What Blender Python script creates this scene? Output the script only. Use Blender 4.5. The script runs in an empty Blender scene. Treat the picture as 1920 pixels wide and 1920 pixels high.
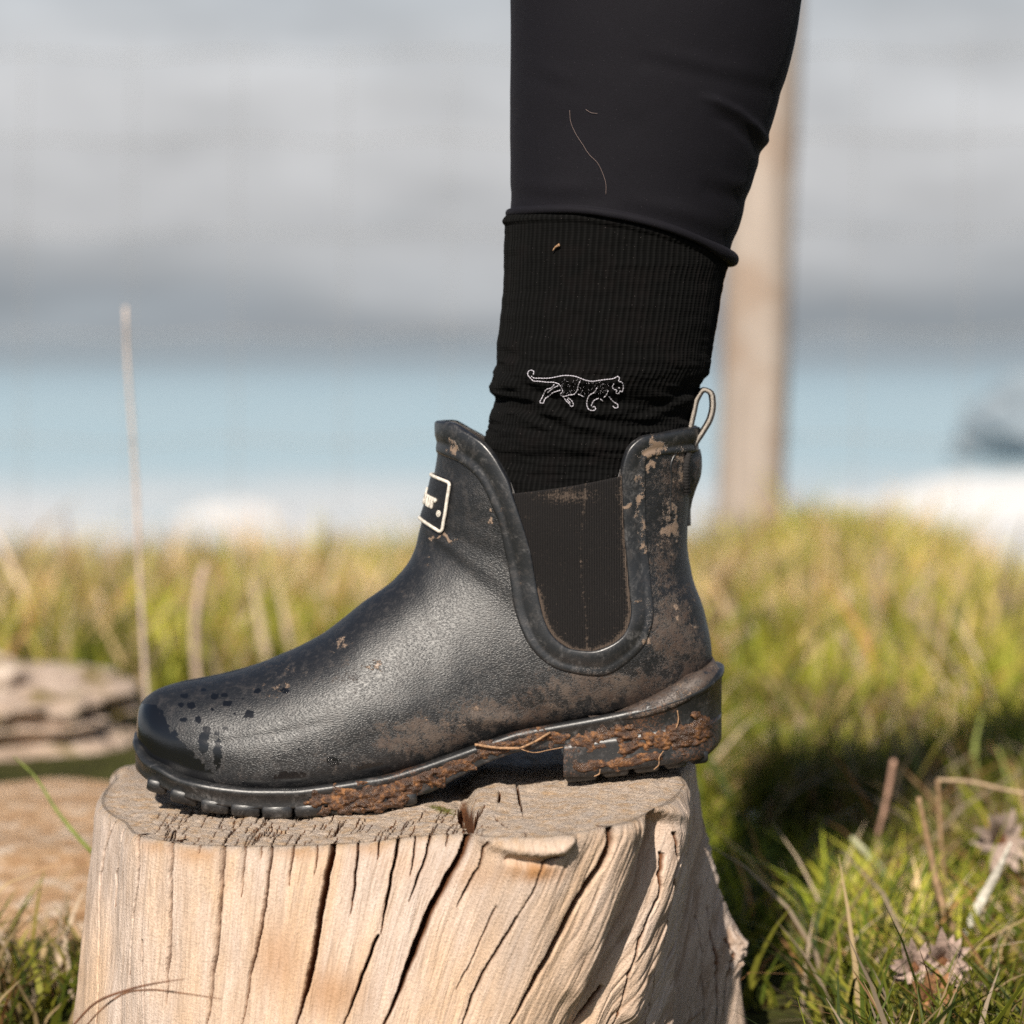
import bpy, math, random
import numpy as np
from mathutils import Vector
random.seed(7); rng = np.random.default_rng(11)
R = math.radians
scene = bpy.context.scene
COL = scene.collection

# ------------------------------------------------------------------ camera
F, D, CZ, TILT = 4875.0, 1.25, 0.46, math.atan(320/4875.0)      # focal length in photo pixels, distance to the boot
cam = bpy.data.cameras.new('camera'); camo = bpy.data.objects.new('camera', cam); COL.objects.link(camo)
cam.sensor_width = 36; cam.lens = F/1920*36
cam.clip_start = .05; cam.clip_end = 30000
camo.location = (0, -D, CZ); camo.rotation_euler = (R(90)-TILT, 0, 0)
cam.dof.use_dof = True; cam.dof.focus_distance = D-.060; cam.dof.aperture_fstop = 6.2
scene.camera = camo
# ------------------------------------------------------------------ light
SUN_EL, SUN_AZ = 39, 15
sl = bpy.data.lights.new('sun', 'SUN'); sl.energy = 5.0; sl.angle = R(.6); sl.color = (1, .915, .80)
so = bpy.data.objects.new('sun', sl); COL.objects.link(so)
sd = Vector((math.sin(R(SUN_AZ))*math.cos(R(SUN_EL)), math.cos(R(SUN_AZ))*math.cos(R(SUN_EL)), -math.sin(R(SUN_EL))))
so.rotation_euler = sd.to_track_quat('-Z', 'Y').to_euler()
so.location = (-2, -4, 4)
w = bpy.data.worlds.new('World'); scene.world = w; w.use_nodes = True
nt = w.node_tree; nt.nodes.clear()
N = lambda t, tree=nt: tree.nodes.new(t)
sky = N('ShaderNodeTexSky'); sky.sky_type = 'NISHITA'; sky.sun_disc = False
sky.sun_elevation = R(SUN_EL); sky.sun_rotation = R(180+SUN_AZ)
mul = N('ShaderNodeVectorMath'); mul.operation = 'SCALE'; mul.inputs['Scale'].default_value = .05
nt.links.new(sky.outputs[0], mul.inputs[0])
tc = N('ShaderNodeTexCoord'); sep = N('ShaderNodeSeparateXYZ'); nt.links.new(tc.outputs['Generated'], sep.inputs[0])
mp = N('ShaderNodeMapping'); mp.inputs['Scale'].default_value = (3, 3, 16); nt.links.new(tc.outputs['Generated'], mp.inputs[0])
nz = N('ShaderNodeTexNoise'); nz.inputs['Scale'].default_value = 1.6; nz.inputs['Detail'].default_value = 4; nt.links.new(mp.outputs[0], nz.inputs['Vector'])
wob = N('ShaderNodeMath'); wob.operation = 'MULTIPLY_ADD'; wob.inputs[1].default_value = .09; nt.links.new(nz.outputs[0], wob.inputs[0])
add = N('ShaderNodeMath'); add.operation = 'ADD'; add.inputs[1].default_value = -.045
nt.links.new(sep.outputs[2], wob.inputs[2]); nt.links.new(wob.outputs[0], add.inputs[0])
ramp = N('ShaderNodeValToRGB'); nt.links.new(add.outputs[0], ramp.inputs[0])
cr = ramp.color_ramp                                              # the cloud bank over the sea, bottom to top
stops = [(0, (.33, .365, .395)), (.010, (.315, .345, .375)), (.026, (.40, .42, .44)), (.05, (.55, .555, .565)), (.085, (.63, .635, .645)), (.125, (.55, .575, .60)), (.3, (.45, .52, .6))]
while len(cr.elements) < len(stops): cr.elements.new(.5)
for e, (p, c) in zip(cr.elements, stops): e.position = p; e.color = (*c, 1)
fade = N('ShaderNodeMapRange'); fade.interpolation_type = 'SMOOTHSTEP'
fade.inputs[1].default_value = .12; fade.inputs[2].default_value = .34; fade.inputs[3].default_value = 1; fade.inputs[4].default_value = 0
nt.links.new(add.outputs[0], fade.inputs[0])
mp2 = N('ShaderNodeMapping'); mp2.inputs['Scale'].default_value = (9, 9, 26); nt.links.new(tc.outputs['Generated'], mp2.inputs[0])
nz2 = N('ShaderNodeTexNoise'); nz2.inputs['Scale'].default_value = 1.1; nz2.inputs['Detail'].default_value = 5; nz2.inputs['Roughness'].default_value = .6; nt.links.new(mp2.outputs[0], nz2.inputs['Vector'])
vr = N('ShaderNodeMapRange'); vr.inputs[1].default_value = .3; vr.inputs[2].default_value = .7; vr.inputs[3].default_value = .66; vr.inputs[4].default_value = .91; nt.links.new(nz2.outputs[0], vr.inputs[0])
cm = N('ShaderNodeVectorMath'); cm.operation = 'SCALE'; nt.links.new(ramp.outputs[0], cm.inputs[0]); nt.links.new(vr.outputs[0], cm.inputs['Scale'])
mix = N('ShaderNodeMix'); mix.data_type = 'RGBA'
nt.links.new(fade.outputs[0], mix.inputs[0]); nt.links.new(mul.outputs[0], mix.inputs[6]); nt.links.new(cm.outputs[0], mix.inputs[7])
bg = N('ShaderNodeBackground'); bg.inputs[1].default_value = 1; out = N('ShaderNodeOutputWorld')
nt.links.new(mix.outputs[2], bg.inputs[0]); nt.links.new(bg.outputs[0], out.inputs[0])
vs = scene.view_settings; vs.view_transform = 'Standard'; vs.look = 'None'; vs.exposure = .3; vs.gamma = 1; vs.use_curve_mapping = False
scene.cycles.use_denoising = False
scene.cycles.max_bounces = 6

# ------------------------------------------------------------------ measuring: pixel of the photograph + real depth -> metres
ca, sa = math.cos(TILT), math.sin(TILT)
def P(px, py, y=0.0):
    a = (np.asarray(px, float)-960)/F; b = (960-np.asarray(py, float))/F; y = np.asarray(y, float)
    dy = ca+b*sa; dz = -sa+b*ca
    t = (D+y)/dy
    return np.stack(np.broadcast_arrays(a*t, y+0*t, CZ+dz*t), -1)
def proj(V):
    V = np.asarray(V); yy = V[..., 1]+D; zz = V[..., 2]-CZ
    fw = yy*ca-zz*sa; up = yy*sa+zz*ca
    return 960+F*V[..., 0]/fw, 960-F*up/fw

# ------------------------------------------------------------------ numeric helpers
def hash3(i, j, k, seed):
    h = (i*374761393+j*668265263+k*2147483647+seed*1274126177).astype(np.int64) & 0xffffffff
    h = ((h ^ (h >> 13))*1274126177) & 0xffffffff
    h = (h ^ (h >> 16)) & 0xffffffff
    return h/4294967295.0
def vnoise(x, y, z=0, seed=0):
    x, y, z = np.broadcast_arrays(np.asarray(x, float), np.asarray(y, float), np.asarray(z, float))
    i, j, k = np.floor(x).astype(np.int64), np.floor(y).astype(np.int64), np.floor(z).astype(np.int64)
    fx, fy, fz = x-i, y-j, z-k
    fx, fy, fz = [f*f*(3-2*f) for f in (fx, fy, fz)]
    r = 0
    for a in (0, 1):
        for b in (0, 1):
            for c in (0, 1):
                r = r+hash3(i+a, j+b, k+c, seed)*(fx if a else 1-fx)*(fy if b else 1-fy)*(fz if c else 1-fz)
    return r
def fbm(x, y, z=0, seed=0, o=4):
    r = 0; am = .5; t = 0; x = np.asarray(x, float); y = np.asarray(y, float); z = np.asarray(z, float)
    for n in range(o):
        r = r+am*vnoise(x, y, z, seed+n*17); t += am; am *= .5; x = x*2.03; y = y*2.03; z = z*2.03
    return r/t
def sstep(a, b, x):
    t = np.clip((x-a)/(b-a), 0, 1); return t*t*(3-2*t)
def pchip(xs, ys, x):
    xs = np.asarray(xs, float); ys = np.asarray(ys, float); x = np.asarray(x, float)
    h = np.diff(xs); d = np.diff(ys)/h
    m = np.zeros_like(ys); m[0] = d[0]; m[-1] = d[-1]
    for i in range(1, len(xs)-1):
        if d[i-1]*d[i] > 0:
            w1 = 2*h[i]+h[i-1]; w2 = h[i]+2*h[i-1]; m[i] = (w1+w2)/(w1/d[i-1]+w2/d[i])
    i = np.clip(np.searchsorted(xs, x)-1, 0, len(xs)-2); t = (x-xs[i])/h[i]
    lo = x < xs[0]; hi = x > xs[-1]; t = np.clip(t, 0, 1)
    r = (2*t**3-3*t**2+1)*ys[i]+(t**3-2*t**2+t)*h[i]*m[i]+(-2*t**3+3*t**2)*ys[i+1]+(t**3-t**2)*h[i]*m[i+1]
    return np.where(lo, ys[0]+m[0]*(x-xs[0]), np.where(hi, ys[-1]+m[-1]*(x-xs[-1]), r))
def crom(pts, n):
    pts = np.asarray(pts, float)
    u = np.r_[0, np.cumsum(np.linalg.norm(np.diff(pts, axis=0), axis=1))]
    v = np.linspace(0, u[-1], n)
    m = np.gradient(pts, u, axis=0)
    i = np.clip(np.searchsorted(u, v)-1, 0, len(u)-2); h = (u[i+1]-u[i])[:, None]; t = ((v-u[i])[:, None])/h
    return (2*t**3-3*t**2+1)*pts[i]+(t**3-2*t**2+t)*h*m[i]+(-2*t**3+3*t**2)*pts[i+1]+(t**3-t**2)*h*m[i+1]
def pdist(px, py, pl):
    """distance to a polyline, and the fraction along it"""
    pl = np.asarray(pl, float); best = np.full(np.shape(px), 1e9); fr = np.zeros(np.shape(px)); n = len(pl)-1
    for k in range(n):
        a, b = pl[k], pl[k+1]; dx, dy = b-a; L = dx*dx+dy*dy+1e-9
        t = np.clip(((px-a[0])*dx+(py-a[1])*dy)/L, 0, 1)
        dd = np.hypot(px-a[0]-t*dx, py-a[1]-t*dy); mk = dd < best
        best = np.where(mk, dd, best); fr = np.where(mk, (k+t)/n, fr)
    return best, fr
def inpoly(px, py, pl):
    r = np.zeros(np.shape(px), bool); n = len(pl)
    for k in range(n):
        (x0, y0), (x1, y1) = pl[k], pl[(k+1) % n]
        c = ((y0 > py) != (y1 > py)) & (px < (x1-x0)*(py-y0)/((y1-y0) or 1e-9)+x0); r ^= c
    return r

# ------------------------------------------------------------------ mesh helpers
def mesh(name, V, Q, mat=None, parent=None, attrs=None, uv=None, smooth=True, cols=None, shared=None):
    V = np.ascontiguousarray(V, np.float32).reshape(-1, 3); Q = np.ascontiguousarray(Q, np.int32); k = Q.shape[1]
    me = bpy.data.meshes.new(name)
    me.vertices.add(len(V)); me.vertices.foreach_set('co', V.ravel())
    me.loops.add(Q.size); me.loops.foreach_set('vertex_index', Q.ravel())
    me.polygons.add(len(Q)); me.polygons.foreach_set('loop_start', np.arange(len(Q), dtype=np.int32)*k)
    me.polygons.foreach_set('use_smooth', np.full(len(Q), smooth))
    me.update(calc_edges=True)
    for an, av in (attrs or {}).items():
        at = me.attributes.new(an, 'FLOAT', 'POINT'); at.data.foreach_set('value', np.ascontiguousarray(av, np.float32).ravel())
    for an, av in (cols or {}).items():
        at = me.attributes.new(an, 'FLOAT_COLOR', 'POINT'); c = np.ones((len(V), 4), np.float32); c[:, :3] = av; at.data.foreach_set('color', c.ravel())
    if uv is not None:
        at = me.attributes.new('uvg', 'FLOAT_VECTOR', 'POINT'); u = np.zeros((len(V), 3), np.float32); u[:, :2] = np.reshape(uv, (-1, 2)); at.data.foreach_set('vector', u.ravel())
    if mat: me.materials.append(mat)
    o = bpy.data.objects.new(name, me); COL.objects.link(o); o.parent = parent
    return o
def gridq(r, c, wrap=False, off=0, flip=False):
    i, j = np.meshgrid(np.arange(r-1), np.arange(c if wrap else c-1), indexing='ij'); j2 = (j+1) % c
    q = np.stack([i*c+j, i*c+j2, (i+1)*c+j2, (i+1)*c+j], -1).reshape(-1, 4)+off
    return q[:, ::-1] if flip else q
def grid(name, V, mat=None, parent=None, wrap=False, flip=False, attrs=None, uv=None, smooth=True):
    r, c = V.shape[:2]
    return mesh(name, V, gridq(r, c, wrap, 0, flip), mat, parent, attrs, uv, smooth)
def tube_vq(pts, rad, n=8, cap=True):
    pts = np.asarray(pts, float); m = len(pts); rad = np.broadcast_to(np.asarray(rad, float), (m,))
    t = np.gradient(pts, axis=0); t /= np.linalg.norm(t, axis=1)[:, None]+1e-12
    ref = np.array([0, 1, 0]) if abs(t[0][1]) < .9 else np.array([1, 0, 0]); a = []
    for k in range(m):
        ref = ref-np.dot(ref, t[k])*t[k]; ref = ref/np.linalg.norm(ref); a.append(ref)
    a = np.array(a); b = np.cross(t, a); an = np.linspace(0, 2*np.pi, n, endpoint=False)
    V = pts[:, None]+rad[:, None, None]*(np.cos(an)[None, :, None]*a[:, None]+np.sin(an)[None, :, None]*b[:, None])
    if cap: V = np.concatenate([np.repeat(pts[:1, None], n, 1), V, np.repeat(pts[-1:, None], n, 1)], 0)
    return V.reshape(-1, 3), gridq(V.shape[0], n, True)
def tube(name, pts, rad, mat, parent=None, n=8):
    V, Q = tube_vq(pts, rad, n); return mesh(name, V, Q, mat, parent)
def join(parts):
    V = []; Q = []; o = 0
    for v, q in parts: V.append(v); Q.append(q+o); o += len(v)
    return np.concatenate(V), np.concatenate(Q)
def boxvq(c, s, rz=0, ry=0, bev=.0008, taper=1.0):
    """bevelled box: 16-gon profile would be wasteful, so three stacked rounded rings"""
    hx, hy, hz = np.asarray(s)/2; b = min(bev, hx*.5, hy*.5, hz*.5)
    ring = lambda ox, oy, z, k: [(sx*(ox-dx)*k, sy*(oy-dy)*k, z) for sx, sy, seq in ((1, 1, 0), (-1, 1, 1), (-1, -1, 0), (1, -1, 1)) for dx, dy in (((0, b), (b, 0)) if seq == 0 else ((b, 0), (0, b)))]
    V = ring(hx-b, hy-b, -hz, taper)+ring(hx, hy, -hz+b, taper)+ring(hx, hy, hz-b, 1)+ring(hx-b, hy-b, hz, 1)
    V = np.array(V); V = np.vstack([np.repeat([[0, 0, -hz]], 8, 0), V, np.repeat([[0, 0, hz]], 8, 0)])
    cy, sy_ = math.cos(ry), math.sin(ry); V = np.stack([V[:, 0]*cy+V[:, 2]*sy_, V[:, 1], -V[:, 0]*sy_+V[:, 2]*cy], -1)
    cz, sz = math.cos(rz), math.sin(rz); V = np.stack([V[:, 0]*cz-V[:, 1]*sz, V[:, 0]*sz+V[:, 1]*cz, V[:, 2]], -1)
    return V+np.asarray(c), gridq(6, 8, True)
def empty(name, loc):
    o = bpy.data.objects.new(name, None); COL.objects.link(o); o.location = loc; o.empty_display_size = .02; return o
def tag(o, label=None, cat=None, group=None, kind=None):
    for k, v in (('label', label), ('category', cat), ('group', group), ('kind', kind)):
        if v: o[k] = v
    return o
def adopt(root, kids):
    """parent parts to a root that stands away from the origin, keeping them where they are"""
    for k in kids:
        k.parent = root; k.matrix_parent_inverse = root.matrix_basis.inverted() if False else __import__('mathutils').Matrix.Translation(-root.location)

# ------------------------------------------------------------------ material helper
class M:
    def __init__(s, name, rough=.6, col=(.5, .5, .5), spec=.5):
        s.m = bpy.data.materials.new(name); s.m.use_nodes = True; s.t = s.m.node_tree
        s.b = s.t.nodes['Principled BSDF']; s.b.inputs['Roughness'].default_value = rough
        s.b.inputs['Base Color'].default_value = (*col, 1); s.b.inputs['Specular IOR Level'].default_value = spec
        s.co = None
    def n(s, t, **k):
        x = s.t.nodes.new(t)
        for a, v in k.items(): setattr(x, a, v)
        return x
    def l(s, a, b): s.t.links.new(a, b)
    def put(s, v, sock):
        if isinstance(v, (int, float)): sock.default_value = v
        elif isinstance(v, tuple): sock.default_value = (*v, 1) if len(v) == 3 and sock.type == 'RGBA' else v
        else: s.l(v, sock)
    def coord(s, attr=None, scale=(1, 1, 1), rot=(0, 0, 0)):
        if attr: a = s.n('ShaderNodeAttribute', attribute_name=attr).outputs['Vector']
        else: a = s.n('ShaderNodeTexCoord').outputs['Object']
        mp = s.n('ShaderNodeMapping'); mp.inputs['Scale'].default_value = scale; mp.inputs['Rotation'].default_value = rot; s.l(a, mp.inputs[0]); return mp.outputs[0]
    def noise(s, vec, scale=5, detail=4, rough=.55, dist=0):
        x = s.n('ShaderNodeTexNoise'); s.l(vec, x.inputs['Vector']); x.inputs['Scale'].default_value = scale; x.inputs['Detail'].default_value = detail
        x.inputs['Roughness'].default_value = rough; x.inputs['Distortion'].default_value = dist; return x.outputs[0]
    def voro(s, vec, scale=5, feature='F1', rnd=1):
        x = s.n('ShaderNodeTexVoronoi', feature=feature); s.l(vec, x.inputs['Vector']); x.inputs['Scale'].default_value = scale; x.inputs['Randomness'].default_value = rnd; return x.outputs[0]
    def math(s, op, a, b=0, c=0, clamp=False):
        x = s.n('ShaderNodeMath', operation=op, use_clamp=clamp)
        for i, v in enumerate((a, b, c)): s.put(v, x.inputs[i])
        return x.outputs[0]
    def rng(s, v, a, b, c=0, d=1, smooth=True):
        x = s.n('ShaderNodeMapRange'); x.interpolation_type = 'SMOOTHSTEP' if smooth else 'LINEAR'
        for i, q in enumerate((v, a, b, c, d)): s.put(q, x.inputs[i])
        return x.outputs[0]
    def mix(s, f, a, b, mode='MIX'):
        x = s.n('ShaderNodeMix', data_type='RGBA', blend_type=mode); s.put(f, x.inputs[0]); s.put(a, x.inputs[6]); s.put(b, x.inputs[7]); return x.outputs[2]
    def ramp(s, v, st):
        x = s.n('ShaderNodeValToRGB'); s.l(v, x.inputs[0]); e = x.color_ramp.elements
        while len(e) < len(st): e.new(.5)
        for q, (p, c) in zip(e, st): q.position = p; q.color = (*c, 1)
        return x.outputs[0]
    def attr(s, name, out='Fac'): return s.n('ShaderNodeAttribute', attribute_name=name).outputs[out]
    def bump(s, h, dist=.001, strength=1, prev=None):
        x = s.n('ShaderNodeBump'); x.inputs['Distance'].default_value = dist; s.put(strength, x.inputs['Strength']); s.l(h, x.inputs['Height'])
        if prev is not None: s.l(prev, x.inputs['Normal'])
        s.l(x.outputs[0], s.b.inputs['Normal']); return x.outputs[0]
    def set(s, **k):
        for a, v in k.items(): s.put(v, s.b.inputs[a.replace('_', ' ')])
        return s

# ---- wood of the stump
m = M('weathered_wood', .82, spec=.25)
g = m.coord('uvg', (1, 1, 1)); gl = m.coord('uvg', (1, .055, 1)); gm = m.coord('uvg', (1, .25, 1)); ob = m.coord()
fine = m.noise(gl, 900, 5, .65); mid = m.noise(gl, 170, 4, .6); blot = m.noise(gm, 22, 4, .6); pt = m.noise(ob, 900, 3, .7)
c = m.ramp(blot, [(.28, (.60, .51, .46)), (.44, (.74, .60, .51)), (.57, (.77, .55, .38)), (.72, (.68, .58, .53))])
c = m.mix(m.rng(mid, .38, .62, .28, 0), c, (.40, .29, .21))
c = m.mix(m.rng(fine, .32, .58, .5, 0), c, (.33, .22, .145))
c = m.mix(m.rng(pt, .35, .6, .45, 0), c, (.42, .32, .25))
gv = m.noise(m.coord('uvg', (1, .12, 1)), 60, 3, .6)
c = m.mix(m.math('MULTIPLY', m.rng(m.attr('stain'), 0, 1), m.rng(gv, .22, .52)), c, (.42, .215, .09))
top = m.attr('top'); tn = m.noise(ob, 130, 5, .65); tf = m.noise(ob, 1300, 4, .7)
tcol = m.ramp(tn, [(.3, (.56, .48, .42)), (.5, (.66, .53, .42)), (.66, (.60, .41, .25))])
tcol = m.mix(m.rng(tf, .3, .6, .65, 0), tcol, (.2, .14, .1))
c = m.mix(top, c, tcol)
c = m.mix(m.math('MULTIPLY', m.rng(m.attr('grv'), .1, 1), .6), c, (.30, .19, .12))
moss = m.rng(m.math('MULTIPLY', m.attr('moss'), m.noise(ob, 500, 4, .7)), .25, .45)
c = m.mix(moss, c, (.16, .15, .03))
c = m.mix(m.rng(m.attr('crack'), .04, .45), c, (.15, .06, .025))
m.set(Base_Color=c)
h = m.math('ADD', m.math('MULTIPLY', fine, .6), m.math('MULTIPLY', mid, 1.0)); h = m.math('ADD', h, m.math('MULTIPLY', pt, .5)); h = m.math('ADD', h, m.math('MULTIPLY', m.math('MULTIPLY', tf, top), 1.2))
m.bump(h, .0014, 1.0); WOOD = m.m

# ---- black rubber with leather grain, dust, splashes
def rubber(name, base=(.005, .0055, .007), dustk=1.0, wetattr=True, grain=1.0, rough=.42):
    m = M(name, rough, spec=.85); ob = m.coord(); gr = m.coord(None, (.75, 1, 1.9), (0, R(14), 0))
    wn = m.noise(gr, 500, 2, .5)
    vec = m.n('ShaderNodeVectorMath', operation='ADD'); m.l(gr, vec.inputs[0]); sc = m.n('ShaderNodeVectorMath', operation='SCALE'); m.l(m.n('ShaderNodeTexNoise').outputs[1], sc.inputs[0]); sc.inputs['Scale'].default_value = .0006
    m.l(gr, m.t.nodes[-1].inputs[0]) if False else None
    m.l(sc.outputs[0], vec.inputs[1])
    cell = m.voro(vec.outputs[0], 1050, 'F1'); cell2 = m.noise(gr, 1500, 3, .6, .8)
    n1 = m.noise(ob, 55, 6, .72); n2 = m.noise(ob, 240, 5, .75); n3 = m.noise(ob, 1100, 4, .75); n4 = m.voro(ob, 600, 'F1')
    wet = m.attr('wet') if wetattr else 0.0; dust = m.attr('dust'); mudk = m.attr('mudk')
    dry = m.math('SUBTRACT', 1, m.rng(wet, .42, .58)) if wetattr else 1.0
    film = m.mix(m.rng(n1, .35, .7, .1, .4), base, (.019, .0195, .022))                       # pale film of dried water
    c = m.mix(m.math('MULTIPLY', m.rng(n2, .48, .66), .35*dustk), film, (.066, .058, .055))
    dn = m.math('ADD', m.math('MULTIPLY', n2, .5), m.math('MULTIPLY', n3, .5))
    dd = m.math('MULTIPLY', m.rng(m.math('ADD', m.math('MULTIPLY', dust, .40), dn), .71, .83), .60*dustk)
    c = m.mix(dd, c, m.mix(m.rng(n1, .4, .6), (.085, .048, .030), (.135, .096, .072)))
    mm = m.rng(m.math('ADD', m.math('MULTIPLY', mudk, .52), dn), .78, .85)
    c = m.mix(m.math('MULTIPLY', mm, .85), c, (.30, .21, .15))
    scr = m.math('MULTIPLY', m.rng(m.noise(m.coord(None, (1, 1, .28), (0, R(35), 0)), 700, 3, .7), .64, .74), m.rng(n1, .42, .62)); c = m.mix(m.math('MULTIPLY', scr, .45), c, (.15, .13, .12))
    spk = m.math('MULTIPLY', m.rng(n4, .10, .05), m.rng(m.math('ADD', dust, n1), .62, 1.0))
    c = m.mix(m.math('MULTIPLY', spk, .8), c, (.28, .24, .21))
    if grain < .5:
        sc1 = m.math('MULTIPLY', m.rng(m.noise(ob, 70, 5, .75, 1.5), .50, .68), m.rng(m.noise(ob, 520, 4, .75), .38, .62)); c = m.mix(m.math('MULTIPLY', sc1, .55), c, (.15, .145, .145))
    c = m.mix(dry, base, c)
    sm = m.math('MULTIPLY', m.rng(m.math('ADD', m.math('MULTIPLY', m.attr('smear'), .45), dn), .74, .90), .9); c = m.mix(sm, c, m.mix(m.rng(n3, .35, .65), (.035, .017, .010), (.15, .062, .024)))
    dd = m.math('MAXIMUM', dd, m.math('MULTIPLY', sm, .3))
    m.set(Base_Color=c)
    rr = m.math('ADD', m.rng(n2, .3, .7, rough-.015, rough+.03), m.math('MULTIPLY', dd, .35))
    m.set(Roughness=m.math('MULTIPLY_ADD', dry, m.math('SUBTRACT', rr, .2), .2) if wetattr else rr)
    h = m.math('ADD', m.math('MULTIPLY', m.math('SUBTRACT', 1, m.rng(cell, 0, .75)), .5*grain), m.math('MULTIPLY', cell2, .55*grain))
    p = m.bump(h, .00034, m.math('MULTIPLY_ADD', dry, .47, .10) if wetattr else .35)
    m.bump(m.math('ADD', m.math('MULTIPLY', dd, .6), mm), .0005, .7, p)
    return m.m
RUB = rubber('boot_rubber'); TRIM = rubber('smooth_rubber', (.0125, .014, .017), 1.0, False, .25, .36); SOLE = rubber('sole_rubber', (.008, .009, .010), .8, False, .35, .42)

def simple(name, col, rough=.6, bs=None, bd=.0005, var=.3, spec=.4, sheen=0):
    m = M(name, rough, col, spec); ob = m.coord()
    if bs:
        n = m.noise(ob, bs, 4, .65); dark = tuple(x*(1-var) for x in col); lite = tuple(min(1, x*(1+var)) for x in col)
        m.set(Base_Color=m.mix(m.rng(n, .3, .7), dark, lite)); m.bump(n, bd, .8)
    if sheen: m.b.inputs['Sheen Weight'].default_value = sheen; m.b.inputs['Sheen Roughness'].default_value = .5
    return m.m
# elastic
m = M('elastic', .85, (.02, .018, .018), .2); g = m.coord('uvg'); wv = m.n('ShaderNodeTexWave'); m.l(g, wv.inputs[0]); wv.inputs['Scale'].default_value = 400; wv.bands_direction = 'X'; wv.inputs['Distortion'].default_value = .6
wv2 = m.n('ShaderNodeTexWave'); m.l(g, wv2.inputs[0]); wv2.inputs['Scale'].default_value = 620; wv2.bands_direction = 'Y'
ob = m.coord(); n = m.noise(ob, 900, 4, .8); n2 = m.noise(ob, 90, 4, .7)
hh = m.math('MULTIPLY', wv.outputs[1], m.math('ADD', wv2.outputs[1], .4))
c = m.mix(m.rng(hh, .1, .9, .0, .7), (.012, .011, .0115), (.036, .032, .031)); c = m.mix(m.math('MULTIPLY', m.rng(m.math('ADD', n, m.math('MULTIPLY', m.attr('dust'), .3)), .6, .78), .75), c, (.16, .12, .095))
m.set(Base_Color=c); m.bump(wv.outputs[1], .0006, .9); ELAS = m.m
MUD = None
m = M('wet_mud', .35, spec=.6); ob = m.coord(); n = m.noise(ob, 300, 5, .7); n2 = m.noise(ob, 1400, 3, .7); n1 = m.noise(ob, 80, 3, .6)
c = m.ramp(n, [(.3, (.018, .009, .006)), (.5, (.075, .032, .014)), (.66, (.29, .125, .038))]); c = m.mix(m.rng(n1, .35, .6), m.mix(.6, c, (.05, .03, .02)), c); m.set(Base_Color=c, Roughness=m.rng(n1, .3, .7, .25, .6))
m.bump(m.math('ADD', n, m.math('MULTIPLY', n2, .5)), .0012, .9); MUD = m.m
LINING = simple('lining', (.02, .012, .009), .95, 900, .001, .5, .1, .3)
WHITE_R = simple('white_rubber', (.66, .61, .54), .6, 420, .0004, .26)
BLACKP = simple('patch_rubber', (.012, .012, .014), .4, 800, .0003, .4)
THREAD = simple('thread', (.52, .50, .56), .8, 2500, .0004, .35)
WEB = simple('webbing', (.36, .32, .28), .8, 1500, .0006, .4)
WEBD = simple('dark_webbing', (.02, .018, .018), .8, 1500, .0006, .5)
STRAW = simple('straw', (.34, .20, .11), .75, 700, .0006, .5)
# knit of the sock
m = M('sock_knit', .95, (.006, .006, .006), .1); g = m.coord('uvg'); wv = m.n('ShaderNodeTexWave'); m.l(g, wv.inputs[0]); wv.inputs['Scale'].default_value = 105; wv.bands_direction = 'X'; wv.inputs['Distortion'].default_value = .5; wv.inputs['Detail'].default_value = 1
wv2 = m.n('ShaderNodeTexWave'); m.l(g, wv2.inputs[0]); wv2.inputs['Scale'].default_value = 260; wv2.bands_direction = 'Y'; wv2.inputs['Distortion'].default_value = 2
n = m.noise(m.coord(), 1600, 4, .8); n1 = m.noise(m.coord(), 60, 3, .6); n9 = m.voro(m.coord(), 420)
hh = m.math('ADD', wv.outputs[1], m.math('MULTIPLY', m.math('MULTIPLY', wv2.outputs[1], n), .3))
c = m.mix(m.rng(hh, .2, 1.3), (.0022, .0022, .0022), (.0065, .0065, .0065)); c = m.mix(m.math('MULTIPLY', m.rng(n1, .5, .7), .3), c, (.009, .0065, .0065))
c = m.mix(m.math('MULTIPLY', m.rng(n9, .07, .03), .6), c, (.16, .14, .14))
m.set(Base_Color=c); m.bump(hh, .0007, .8); m.b.inputs['Sheen Weight'].default_value = .006; SOCK = m.m
m = M('legging_cloth', .8, (.008, .008, .010), .25); n = m.noise(m.coord(), 2600, 3, .8); n1 = m.noise(m.coord(), 30, 2, .5); n9 = m.voro(m.coord(), 520)
c = m.mix(m.rng(n, .3, .7), (.0026, .0022, .0044), (.0064, .0056, .0100)); c = m.mix(m.math('MULTIPLY', m.rng(n9, .055, .03), .5), c, (.2, .18, .2)); m.set(Base_Color=c); m.bump(n, .0003, .7)
m.b.inputs['Sheen Weight'].default_value = .012; m.b.inputs['Sheen Roughness'].default_value = .4; m.b.inputs['Sheen Tint'].default_value = (.8, .75, 1, 1); LEGG = m.m
# blades coloured one by one, light passes through them
m = M('grass_blade', .6, (.1, .12, .03), .3); c = m.attr('col', 'Color'); m.set(Base_Color=c)
tr = m.n('ShaderNodeBsdfTranslucent'); m.l(c, tr.inputs[0]); mx = m.n('ShaderNodeMixShader'); mx.inputs[0].default_value = .3; m.l(m.b.outputs[0], mx.inputs[1]); m.l(tr.outputs[0], mx.inputs[2]); m.l(mx.outputs[0], m.t.nodes['Material Output'].inputs[0]); BLADE = m.m
m = M('earth', .95, spec=.1); ob = m.coord(); n = m.noise(ob, 9, 6, .7); n2 = m.noise(ob, 60, 5, .7)
m.set(Base_Color=m.mix(m.rng(n2, .35, .65), m.ramp(n, [(.3, (.05, .04, .02)), (.5, (.08, .085, .02)), (.7, (.11, .08, .045))]), (.035, .035, .012))); m.bump(n2, .01, .8); EARTH = m.m
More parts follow.
